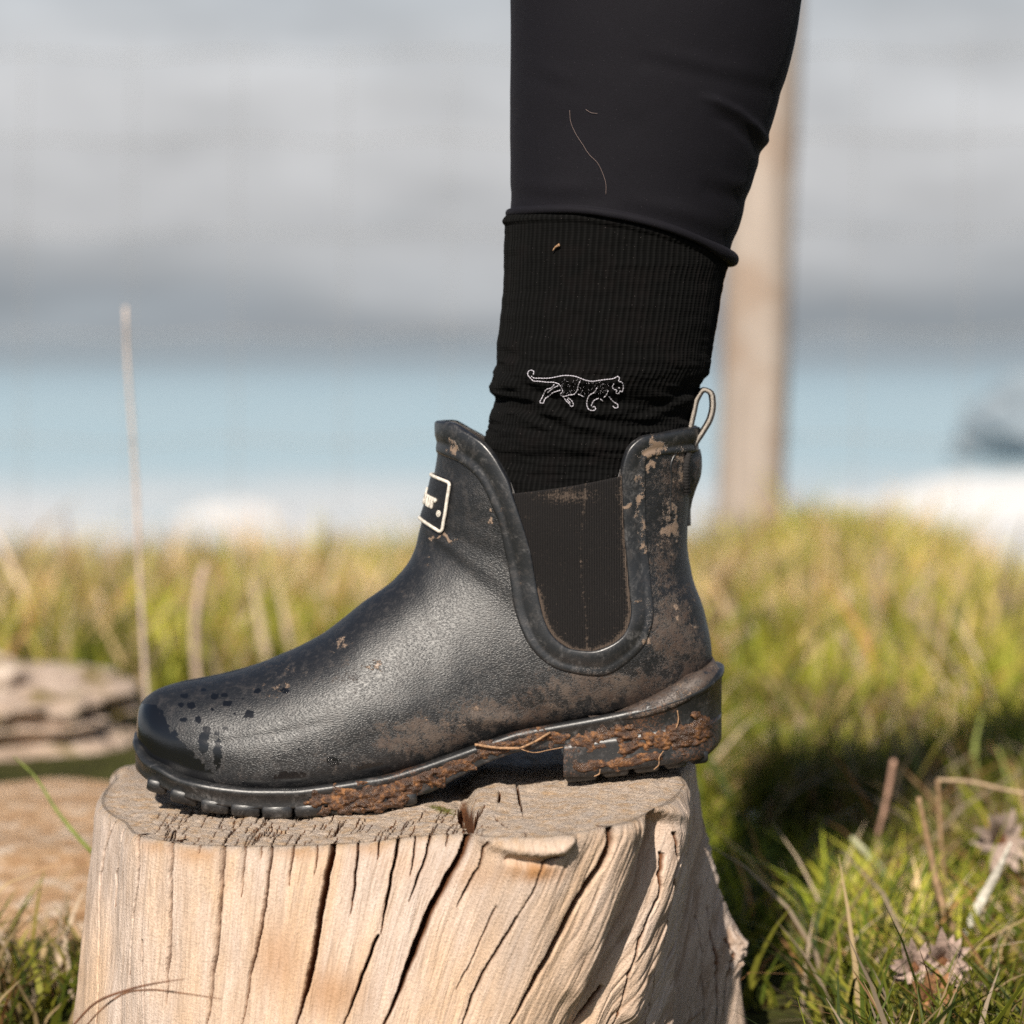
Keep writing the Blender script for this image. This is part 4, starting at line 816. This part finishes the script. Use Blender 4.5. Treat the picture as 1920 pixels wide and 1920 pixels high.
# sock
n, c_ = 300, 420; an = np.linspace(0, 2*np.pi, c_, endpoint=False)[None]; z0 = P(960, 1005, 0)[2]
zl = np.linspace(0, 1, n)[:, None]; zc = z0+zl*(hemz(.0)-z0)+0*an
for _ in range(4):
    cx_, hx_ = sf(zc); x = cx_+hx_*np.cos(an); zc = z0+zl*(hemz(x)-.0008-z0)
y = -hx_*yr_s*np.sin(an)*(1-.20*sstep(700, 800, proj(np.stack([x, 0*x, zc], -1))[1])); px, py = proj(np.stack([x, y, zc], -1))
dsp = .0012*sstep(640, 720, py)*(fbm(an*1.6+py/60., py/21, 0, 71, 3)-.5)*2*2+.0004*(fbm(px/40, py/16, 0, 72, 3)-.5)*2
dsp += .0009*np.exp(-((py-538)/5)**2)*0
for pl_, a_, w_ in (([(925,700),(990,742),(1080,795),(1180,818),(1290,800)], .0020, 10), ([(925,760),(1000,790),(1080,830)], .0015, 9), ([(1190,790),(1250,770),(1320,735)], .0016, 9), ([(930,672),(980,690)], .0012, 9)):
    d, f = pdist(px, py, pl_); dsp += a_*np.exp(-(d/w_)**2)*np.sin(np.pi*np.clip(f, .05, .95)); d, f = pdist(px, py+16, pl_); dsp -= a_*.8*np.exp(-(d/w_)**2)*np.sin(np.pi*np.clip(f, .05, .95))
dsp += .0012*np.sin(np.pi*np.clip((1-zl)/.03, 0, 1))*1.0                # folded edge at the cuff
dsp += .00016*np.sin(an*150)*(1-.5*sstep(640, 760, py))
x = x+dsp*np.cos(an); y = y-dsp*np.sin(an)*1
Vk = np.stack([x, y, zc], -1); cuff = Vk[-1:]*1.0; cc_ = cuff.mean(1, keepdims=True); Vk = np.concatenate([Vk, cc_+(cuff-cc_)*.97+np.array([0, 0, .0003]), cc_+(cuff-cc_)*.9-np.array([0, 0, .002])], 0)
from mathutils.bvhtree import BVHTree
uvk = np.stack([an*.053+0*Vk[..., 0], Vk[..., 2]], -1)
BV = BVHTree.FromPolygons(Vk.reshape(-1, 3).tolist(), gridq(Vk.shape[0], Vk.shape[1], True).tolist())
def on_sock(px, py):
    o_ = Vector((0, -D, CZ)); r_ = []
    for a, b in zip(np.ravel(px), np.ravel(py)):
        h_ = BV.ray_cast(o_, (Vector(P(a, b, 0))-o_).normalized())[0]; r_.append(h_.y if h_ else -.045)
    return np.array(r_)
sock = grid('sock', Vk, SOCK, None, True, True, None, uvk)
# leggings
n = 260; ztop_ = .72; zl = np.linspace(0, 1, n)[:, None]; zc = ztop_+zl*(hemz(0)-ztop_)+0*an
for _ in range(4):
    cx_, hx_ = lf(zc); x = cx_+hx_*np.cos(an); zc = ztop_+zl*(hemz(x)+.0022-ztop_)
y = -hx_*yr_l*np.sin(an); px, py = proj(np.stack([x, y, zc], -1)); dsp = .0005*(fbm(px/120, py/120, 0, 81, 3)-.5)*2
d, f = pdist(px, py, [(1300,178),(1345,190),(1385,212),(1415,238),(1440,272)]); dsp += .0014*np.exp(-(d/9)**2)*sstep(0, .35, f)
d, f = pdist(px, py, [(1320,205),(1375,232),(1410,262),(1430,292)]); dsp -= .0010*np.exp(-(d/12)**2)*sstep(0, .3, f)
for pl_, a_ in (([(960,340),(1040,352),(1120,350)], .0005), ([(1180,372),(1280,395),(1370,425)], .0006), ([(1210,90),(1330,120),(1470,150)], .0005), ([(1000,120),(1080,150)], .0003), ([(1330,330),(1380,345),(1415,352)], .0007)):
    d, f = pdist(px, py, pl_); dsp += a_*np.exp(-(d/16)**2)*np.sin(np.pi*np.clip(f, .03, .97))-a_*.8*np.exp(-(pdist(px, py-26, pl_)[0]/16)**2)
x = x+dsp*np.cos(an); y = y-dsp*np.sin(an); Vl = np.stack([x, y, zc], -1); rd = np.stack([np.cos(an), -np.sin(an), 0*an], -1)
last = Vl[-1:]; rows = []
rollr = .0017*(1+.25*(fbm(np.cos(an)*3, np.sin(an)*3, 0, 83)-.5))+.0013*sstep(.6, 1, np.cos(an))
for k_ in range(1, 15):
    a = R(120)-R(300)*k_/14; ctr = last+rd*.0002; rows.append(last+rd*((np.cos(a)+.5)*rollr)[..., None]*1.0+np.array([0, 0, 1.])*(((np.sin(a)-.87)*rollr*1.15)[..., None]))
Vl = np.concatenate([Vl]+rows, 0); tc_ = Vl[:1].mean(1, keepdims=True); Vl = np.concatenate([np.repeat(tc_, c_, 1), Vl], 0)
legg = grid('leggings', Vl, LEGG, None, True, False)
# embroidered big cat
EMB = [[(480,495),(485,460),(455,445),(425,460),(418,500),(440,525),(480,565),(540,570),(630,580),(720,585),(770,605),(795,640),(808,690),(785,715),(815,740),(850,735),(880,725),(940,715),(970,680),(985,620),(1005,570)],
[(455,510),(480,530),(550,535),(650,535),(720,525),(800,508),(870,505),(950,515),(1020,540),(1080,562),(1150,570),(1220,560),(1300,550),(1380,540),(1440,518),(1448,540),(1440,570),(1475,580),(1490,610),(1490,660),(1475,690),(1455,680),(1440,710),(1410,700),(1420,670),(1385,660),(1370,630),(1385,600)],
[(715,605),(690,640),(625,665),(600,710),(575,760),(555,810),(590,815),(610,770),(650,740),(700,700),(785,670)],[(815,740),(850,790),(890,830),(905,855),(930,840),(920,800),(870,755)],[(985,715),(1050,745)],
[(1195,645),(1170,690),(1110,730),(1085,790),(1085,850),(1110,890),(1140,900),(1180,885),(1170,855),(1145,860)],[(1130,850),(1160,790),(1215,760)],[(1320,675),(1305,720),(1270,755)],[(1330,740),(1380,800),(1430,835),(1430,865),(1400,870),(1375,850)],[(1235,770),(1265,795)],[(1440,640),(1455,655)],[(640,700),(700,650),(760,620)],[(860,770),(900,820)]]
prt = []
for e_ in EMB:
    q_ = np.array(e_, float)/6+np.array([920, 620]); L_ = np.hypot(*np.diff(q_, axis=0).T).sum(); k_ = max(4, int(L_/1.5)); q_ = _cr(q_, k_); y = on_sock(q_[:, 0], q_[:, 1])-.0003; prt.append(tube_vq(P(q_[:, 0], q_[:, 1], y), .00021*(1+.45*np.sin(np.arange(k_)*1.9)), 6))
for _ in range(110):
    a, b = rg.uniform(800, 1330), rg.uniform(540, 720)
    if b > 730-abs(a-900)*.05: continue
    q_ = np.array([(a, b), (a+2, b+10)])/6+np.array([920, 620]); y = on_sock(q_[:, 0], q_[:, 1])-.0003; prt.append(tube_vq(P(q_[:, 0], q_[:, 1], y), .00006, 5))
v_, q_ = join(prt); emb = mesh('embroidery', v_, q_, THREAD)
adopt(person, [sock, legg]); emb.parent = sock
tag(person, 'leg of a person in black leggings and ribbed black sock, wearing the boot', 'person')
import bmesh as _bm
jt = [((.068, 0, .60), .060), ((.062, 0, .735), .066), ((.16, 0, .83), .080), ((.36, .03, .95), .105), ((.37, .05, 1.12), .13), ((.33, .05, 1.35), .15), ((.30, .05, 1.48), .07), ((.27, .05, 1.60), .095), ((.26, .05, 1.70), .08),
      ((.40, .12, .80), .085), ((.42, .14, .47), .058), ((.46, .14, .10), .042), ((.34, .14, .04), .038), ((.34, -.14, 1.40), .065), ((.36, -.20, 1.12), .045), ((.28, -.16, .90), .035), ((.34, .24, 1.40), .065), ((.38, .28, 1.12), .045), ((.28, .22, .90), .035)]
ed = [(0, 1), (1, 2), (2, 3), (3, 4), (4, 5), (5, 6), (6, 7), (7, 8), (3, 9), (9, 10), (10, 11), (11, 12), (5, 13), (13, 14), (14, 15), (5, 16), (16, 17), (17, 18)]
bme = bpy.data.meshes.new('body'); bme.from_pydata([j[0] for j in jt], ed, []); body = bpy.data.objects.new('body', bme); COL.objects.link(body)
md = body.modifiers.new('skin', 'SKIN'); sv = bme.skin_vertices[0].data
for v_, (_, r_) in zip(sv, jt): v_.radius = (r_, r_)
sv[3].use_root = True; ss_ = body.modifiers.new('sub', 'SUBSURF'); ss_.levels = ss_.render_levels = 2; bme.materials.append(LEGG); bodyp = body
adopt(person, [body])
def on_leg(px, py):
    px = np.asarray(px, float); py = np.asarray(py, float); y = np.full(px.shape, -.04)
    for _ in range(8):
        p = P(px, py, y); cx_, hx_ = lf(p[:, 2]); y = -hx_*yr_l*np.sqrt(np.clip(1-((p[:, 0]-cx_)/hx_)**2, .01, 1))
    return y
for pl_, lab in (([(1068,207),(1070,228),(1078,248),(1092,270),(1105,290),(1120,305),(1130,325),(1136,345),(1136,365)], 'long fine hair clinging to the leggings'), ([(1098,205),(1108,211),(1120,213)], 'short fine hair clinging to the leggings')):
    q_ = _cr(pl_, 60); tag(tube('hair', P(q_[:, 0], q_[:, 1], on_leg(q_[:, 0], q_[:, 1])-.0006), .00007, simple('hair', (.3, .22, .20), .5), None, 5), lab, 'hair')
q_ = _cr([(1036,470),(1042,463),(1049,459)], 10); tag(tube('straw', P(q_[:, 0], q_[:, 1], on_sock(q_[:, 0], q_[:, 1])-.0016), np.linspace(.0002, .0008, 10), STRAW, None, 6), 'tiny bit of straw caught on the sock cuff', 'straw')

# ================================================================== GRASS
def blades(n, x, y, h, wd, lean, cols, segs=4, z=None, azim=None):
    z = ground_h(x, y) if z is None else z; az = rng.uniform(0, 2*np.pi, n) if azim is None else azim; fa = rng.uniform(0, 2*np.pi, n)
    lv = np.linspace(0, 1, segs+1)[None]; dx = np.cos(az)[:, None]*lean[:, None]*lv**1.8*h[:, None]; dy = np.sin(az)[:, None]*lean[:, None]*lv**1.8*h[:, None]
    cz = z[:, None]-.004+h[:, None]*lv*np.sqrt(np.maximum(1-.45*(lean[:, None]*lv)**2, .05)); cx_ = x[:, None]+dx; cy_ = y[:, None]+dy
    ww = wd[:, None]*(1-lv**2.2)*.5+.00012; ox = np.cos(fa)[:, None]*ww; oy = np.sin(fa)[:, None]*ww
    V_ = np.stack([np.stack([cx_-ox, cy_-oy, cz], -1), np.stack([cx_+ox, cy_+oy, cz], -1)], 2).reshape(n, -1, 3)
    k_ = 2*(segs+1); b_ = np.arange(n)[:, None]*k_; q0 = np.array([[2*i, 2*i+1, 2*i+3, 2*i+2] for i in range(segs)]); Q_ = (b_[:, :, None]+q0[None]).reshape(-1, 4)
    C_ = np.repeat(cols[:, None], k_, 1).reshape(-1, 3); return V_.reshape(-1, 3), Q_, C_
PAL = np.array([(.13, .175, .02), (.24, .27, .025), (.36, .35, .04), (.48, .40, .09), (.66, .48, .25), (.72, .56, .40), (.46, .24, .10), (.07, .10, .02)])
def pick(x, y, w_, fr=1.2, seed=5):
    nz_ = fbm(x*fr*3, y*fr*2, 0, seed, 3); w_ = np.array(w_, float); base = rng.random(len(x)); dryn = sstep(.42, .62, nz_)
    wt = w_[None]*np.ones((len(x), 1)); wt[:, 3:7] *= (.35+1.8*dryn)[:, None]; wt = wt/wt.sum(1, keepdims=True); i_ = (np.cumsum(wt, 1) < base[:, None]).sum(1).clip(0, 7)
    return PAL[i_]*rng.uniform(.7, 1.25, (len(x), 1))*(.55+.75*sstep(.38, .62, fbm(x*4.2, y*3.1, 0, seed+60, 3)))[:, None]
def field(name, n, x0, x1, y0, y1, h0, h1, w0, w1, pal, label, clump=.5, segs=4, lean=(.15, 1.0), keep=None, seed=5, near_short=True):
    x = rng.uniform(x0, x1, n); y = y0+(y1-y0)*rng.random(n)**.85; cl = fbm(x*9, y*9, 0, seed+30, 2); k_ = rng.random(n) < (1-clump)+clump*2*sstep(.35, .6, cl)
    if keep is not None: k_ &= keep(x, y)
    x, y, cl = x[k_], y[k_], cl[k_]; n = len(x); h = rng.uniform(h0, h1, n)*(.55+.9*cl)*(1+.5*(rng.random(n) < .05)); wd = rng.uniform(w0, w1, n)
    V_, Q_, C_ = blades(n, x, y, h, wd, rng.uniform(*lean, n), pick(x, y, pal, seed=seed), segs); o = mesh(name, V_, Q_, BLADE, None, None, None, True, {'col': C_}); return tag(o, label, kind='stuff')
NEARPAL = [2.4, 3.4, 3, 2, 2.0, 1.2, 1.2, 1.8]
off_stump = lambda x, y: np.hypot(x-C0[0], y-C0[1]) > .185+.045*((x > .0) & (y < .12))
nr = lambda x, y: off_stump(x, y) & ~((x > -.26) & (x < .135) & (y < .06)) & ~((x > 0) & (x < .128+.2*y) & (y < .6) & (rng.random(x.shape) < .93)) & ~((x < -.12) & (y > .17) & (y < 1.28)) & (((x+.40)/.26)**2+((y-.50)/.22)**2 > 1) & (((x+.60)/.26)**2+((y-1.12)/.17)**2 > 1)
field('near_grass', 60000, -.5, .62, -.25, 1.15, .025, .068, .0014, .0044, NEARPAL, 'short bright green grass around the stump', .6, 4, (.2, 1.1), nr, 5)
field('near_moss', 30000, -.45, .62, -.25, 1.1, .008, .03, .0015, .004, [3, 4, 2, 1, .6, .4, .8, 4], 'low mossy turf between the grass blades', .2, 2, (.3, 1.4), lambda x, y: off_stump(x, y) & ~((x < -.12) & (y > .17) & (y < 1.28)) & ~((x > -.26) & (x < .135) & (y < .06)), 8)
field('meadow_grass', 60000, -1.05, 1.15, 1.0, 4.35, .04, .115, .004, .009, [1, 3, 5, 4.5, 2.6, 1.5, .9, .3], 'blurred yellow green grass on the bank behind the boot', .75, 3, (.15, 1.2), nr, 12)
field('thatch', 2600, .06, .62, -.1, 1.1, .03, .095, .0016, .0036, [0, 0, .5, 1, 4, 3, 4, 0], 'dry tan thatch and straw tangled in the grass on the right', .6, 4, (.5, 1.5), nr, 25)
field('tuft', 2600, .40, .86, 3.3, 4.0, .05, .15, .004, .010, [1, 3, 4, 4, 3, 1.5, 1, .5], 'taller ragged tuft on the bank right of the fence post', .5, 4, (.1, .9), None, 19)
field('dry_grass', 8500, -1.05, 1.15, 1.3, 4.3, .06, .14, .004, .011, [0, 0, .5, 1.5, 4, 3, 1.5, 0], 'tall dry straw coloured blades among the meadow grass', .8, 4, (.1, .9), nr, 15)
# single stalks that can be told apart
def stalk(name, pts, ys, rad, col, label, cat, n=26, flat=None, group=None):
    q_ = _cr(pts, n); y = np.interp(np.linspace(0, 1, n), np.linspace(0, 1, len(ys)), ys); p = P(q_[:, 0], q_[:, 1], y); k_ = name+'_stuff'
    mt = bpy.data.materials.get(k_+str(col)) or simple(k_+str(col), col, .65, 250, .0006, .35)
    r_ = np.interp(np.linspace(0, 1, n), np.linspace(0, 1, len(rad)), rad); v_, q2 = tube_vq(p, r_, 8)
    if flat: cc_ = np.repeat(np.concatenate([p[:1], p, p[-1:]]), 8, 0); v_[:, 1] = cc_[:, 1]+(v_[:, 1]-cc_[:, 1])*flat
    return tag(mesh(name, v_, q2, mt), label, cat, group, 'thing')
BR, GR_, PALE = (.30, .19, .105), (.13, .17, .03), (.62, .58, .50)
stalk('grass_stalk', [(300,1560),(275,1300),(262,1080),(256,930),(247,790),(239,680),(235,575)], [.72, .70, .68, .66], [.0019, .0016, .0011], (.62, .50, .42), 'tall thin dry stem rising against the sea on the left', 'grass stem')
stalk('tall_grass', [(215,1640),(160,1585),(110,1525),(60,1450),(25,1418)], [.16, .16, .17, .18], [.0010, .0011, .0008, .0003], (.16, .20, .03), 'single green grass blade left of the stump, slanting up left', 'grass blade', flat=.3)
stalk('dry_stalk', [(1835,1850),(1800,1770),(1765,1690),(1745,1600),(1722,1495)], [.19, .19, .20, .20], [.0026, .0024, .0019, .0014], BR, 'thick brown stalk leaning left in the grass, longest of the right stalks', 'dry stalk')
stalk('dry_stalk', [(1772,1660),(1764,1570),(1758,1462)], [.28, .28, .28], [.0012, .0013, .0013], BR, 'upright brown stalk below the bent horizontal stalk', 'dry stalk')
stalk('dry_stalk', [(1758,1462),(1820,1466),(1880,1480),(1960,1495)], [.28, .28, .28], [.0011, .0012, .0010], (.42, .30, .19), 'pale brown stalk bent nearly flat at the right edge', 'dry stalk')
stalk('dry_stalk', [(1625,1650),(1645,1570),(1662,1500),(1676,1425)], [.44, .44, .44], [.0010, .0013, .0016, .0018], (.40, .24, .17), 'reddish brown stalk with a swollen tip beside the dark shadow', 'dry stalk')
stalk('dry_stalk', [(1575,1705),(1590,1675),(1608,1645)], [.40, .40], [.0013, .0018, .0011], (.42, .22, .13), 'short reddish stalk at the edge of the stump shadow', 'dry stalk')
stalk('dry_stalk', [(1690,1735),(1692,1690),(1688,1640)], [.30, .30], [.0014, .0019, .0011], (.46, .27, .16), 'short orange brown stalk between green blades', 'dry stalk')
stalk('tall_grass', [(1805,1760),(1840,1690),(1875,1625),(1895,1580)], [.18, .18, .17], [.0010, .0030, .0025, .0007], PALE, 'whitish dry blade slanting up to the right edge', 'grass blade', flat=.3)
stalk('tall_grass', [(1700,1690),(1660,1640),(1625,1600),(1596,1570)], [.34, .34, .34], [.0015, .0026, .0025, .0016], (.42, .42, .26), 'pale green blade slanting up left out of the shadow', 'grass blade', flat=.3)
stalk('tall_grass', [(1735,1520),(1720,1450),(1706,1372),(1700,1360)], [.62, .62, .62], [.0016, .0014, .0011, .0009], (.20, .26, .09), 'blue green blade standing behind the brown stalks', 'grass blade', flat=.3)
stalk('tall_grass', [(1835,1560),(1832,1480),(1828,1400),(1840,1340)], [.62, .62, .62], [.0022, .0030, .0020, .0006], (.26, .30, .08), 'broad bright green blade near the right edge', 'grass blade', flat=.3)
stalk('tall_grass', [(1905,1560),(1895,1500),(1885,1445),(1870,1400)], [.62, .62, .62], [.0015, .0022, .0016, .0006], (.24, .28, .07), 'green blade at the right edge, leaning left', 'grass blade', flat=.3)
stalk('tall_grass', [(1540,1410),(1575,1350),(1612,1300)], [.75, .75, .75], [.0018, .0017, .0008], (.10, .14, .03), 'dark green blade slanting right above the shadow', 'grass blade', flat=.3)
stalk('tall_grass', [(1400,1560),(1370,1495),(1335,1425)], [.6, .6, .6], [.0018, .0016, .0010], (.05, .08, .02), 'dark blade just behind the boot heel', 'grass blade', flat=.3)
stalk('grass_stalk', [(1660,1230),(1700,1150),(1755,1060)], [1.6, 1.7, 1.8], [.003, .0035, .003], (.50, .36, .27), 'pinkish dry stem leaning right on the blurred bank', 'grass stem')
stalk('grass_stalk', [(372,1290),(365,1180),(375,1100),(385,1060)], [1.2, 1.2, 1.2], [.0035, .0035, .004], (.52, .38, .30), 'pinkish stem above the boot toe, in front of the bank', 'grass stem')
stalk('twig', [(135,1925),(180,1880),(240,1856),(290,1844),(345,1836)], [-.15, -.155, -.16, -.165], [.00045, .0006, .0005, .0002], (.14, .06, .03), 'thin dark twig arching over the lower left of the stump', 'twig')
stalk('twig', [(160,1925),(190,1893),(235,1862),(280,1856),(340,1862),(415,1873)], [-.15, -.152, -.155, -.165], [.00035, .0005, .0004, .0002], (.17, .08, .04), 'second thin twig, lying flatter across the stump', 'twig')
# withered flower heads: ragged petals round a dark centre
def flower(px, py, y, size, label, col=(.40, .29, .24)):
    c3 = P(px, py, y); r = empty('withered_flower', tuple(c3)); prt = []; mt = simple('withered_petal', col, .8, 300, .0008, .4); kids = []
    rg2 = random.Random(px)
    for k_ in range(16):
        a = k_*2*math.pi/16+rg2.uniform(-.2, .2); L_ = size*rg2.uniform(.7, 1.2); e_ = rg2.uniform(-.2, .9); u_ = np.linspace(0, 1, 7)
        dirv = np.array([math.cos(a), -.35+.4*math.sin(a*2), math.sin(a)]); p = c3[None]+dirv[None]*(u_[:, None]*L_)+np.array([0, -1, 0])[None]*(np.sin(u_*2)[:, None]*L_*e_*.5)+np.array([0, 0, .1])*u_[:, None]**2*L_
        wv_ = size*.2*np.sin(np.pi*np.clip(u_*.9+.08, 0, 1)); sd_ = np.cross(dirv, [0, 1, 0]); sd_ /= np.linalg.norm(sd_); cup = np.array([0, -1, 0])*.4
        V_ = np.stack([p-sd_*wv_[:, None]+cup*wv_[:, None], p, p+sd_*wv_[:, None]+cup*wv_[:, None]], 1); kids.append(grid('petal', V_, mt))
    rk = grid('seed_head', *[np.array([[c3+size*.28*np.array([math.sin(t_)*math.cos(f_), math.sin(t_)*math.sin(f_), math.cos(t_)])*(1+.3*math.sin(5*f_+3*t_)) for f_ in np.linspace(0, 2*np.pi, 16, endpoint=False)] for t_ in np.linspace(0, np.pi, 9)])], simple('seed_head', (.16, .07, .03), .9, 400, .001, .5), None, True); kids.append(rk)
    st_ = P(px+4, py+60, y); g3 = np.array([st_[0], st_[1], .08]); kids.append(tube('stem', np.linspace(c3, g3, 8), .0011, STRAW, None, 6)); adopt(r, kids); return tag(r, label, 'withered flower')
flower(1712, 1812, .05, .0135, 'greyish withered flower low on the right, left one of the pair')
flower(1765, 1800, .06, .015, 'pale withered flower with long petals, right one of the pair')
flower(1745, 1868, .03, .0135, 'rusty brown withered flower below the grey pair', (.34, .17, .08))
flower(1875, 1572, .30, .018, 'round greyish seed head at the right edge', (.34, .26, .22))
flower(1900, 1660, .32, .012, 'smaller brown seed head under the round grey one', (.30, .19, .14))
for (a, b), lab in (((1842,1850), 'tiny white daisy bud at the lower right, left one'), ((1893,1886), 'tiny white daisy bud in the lower right corner'), ((1411,1528), 'small white bud in the grass right of the boot heel')):
    c3 = P(a, b, .16 if a > 1500 else .6); V_ = np.array([[c3+np.array([.0026*math.sin(t_)*math.cos(f_), .002*math.sin(t_)*math.sin(f_), .0032*math.cos(t_)])*(1+.12*math.sin(3*f_)) for f_ in np.linspace(0, 2*np.pi, 14, endpoint=False)] for t_ in np.linspace(0, np.pi, 9)])
    r = empty('daisy_bud', tuple(c3)); adopt(r, [grid('bud', V_, simple('bud', (.75, .74, .70), .6), None, True), tube('stem', np.linspace(c3, [c3[0]+.004, c3[1], .08], 6), .0006, BLADE if False else simple('stem', (.12, .15, .03)), None, 5)]); tag(r, lab, 'flower bud')
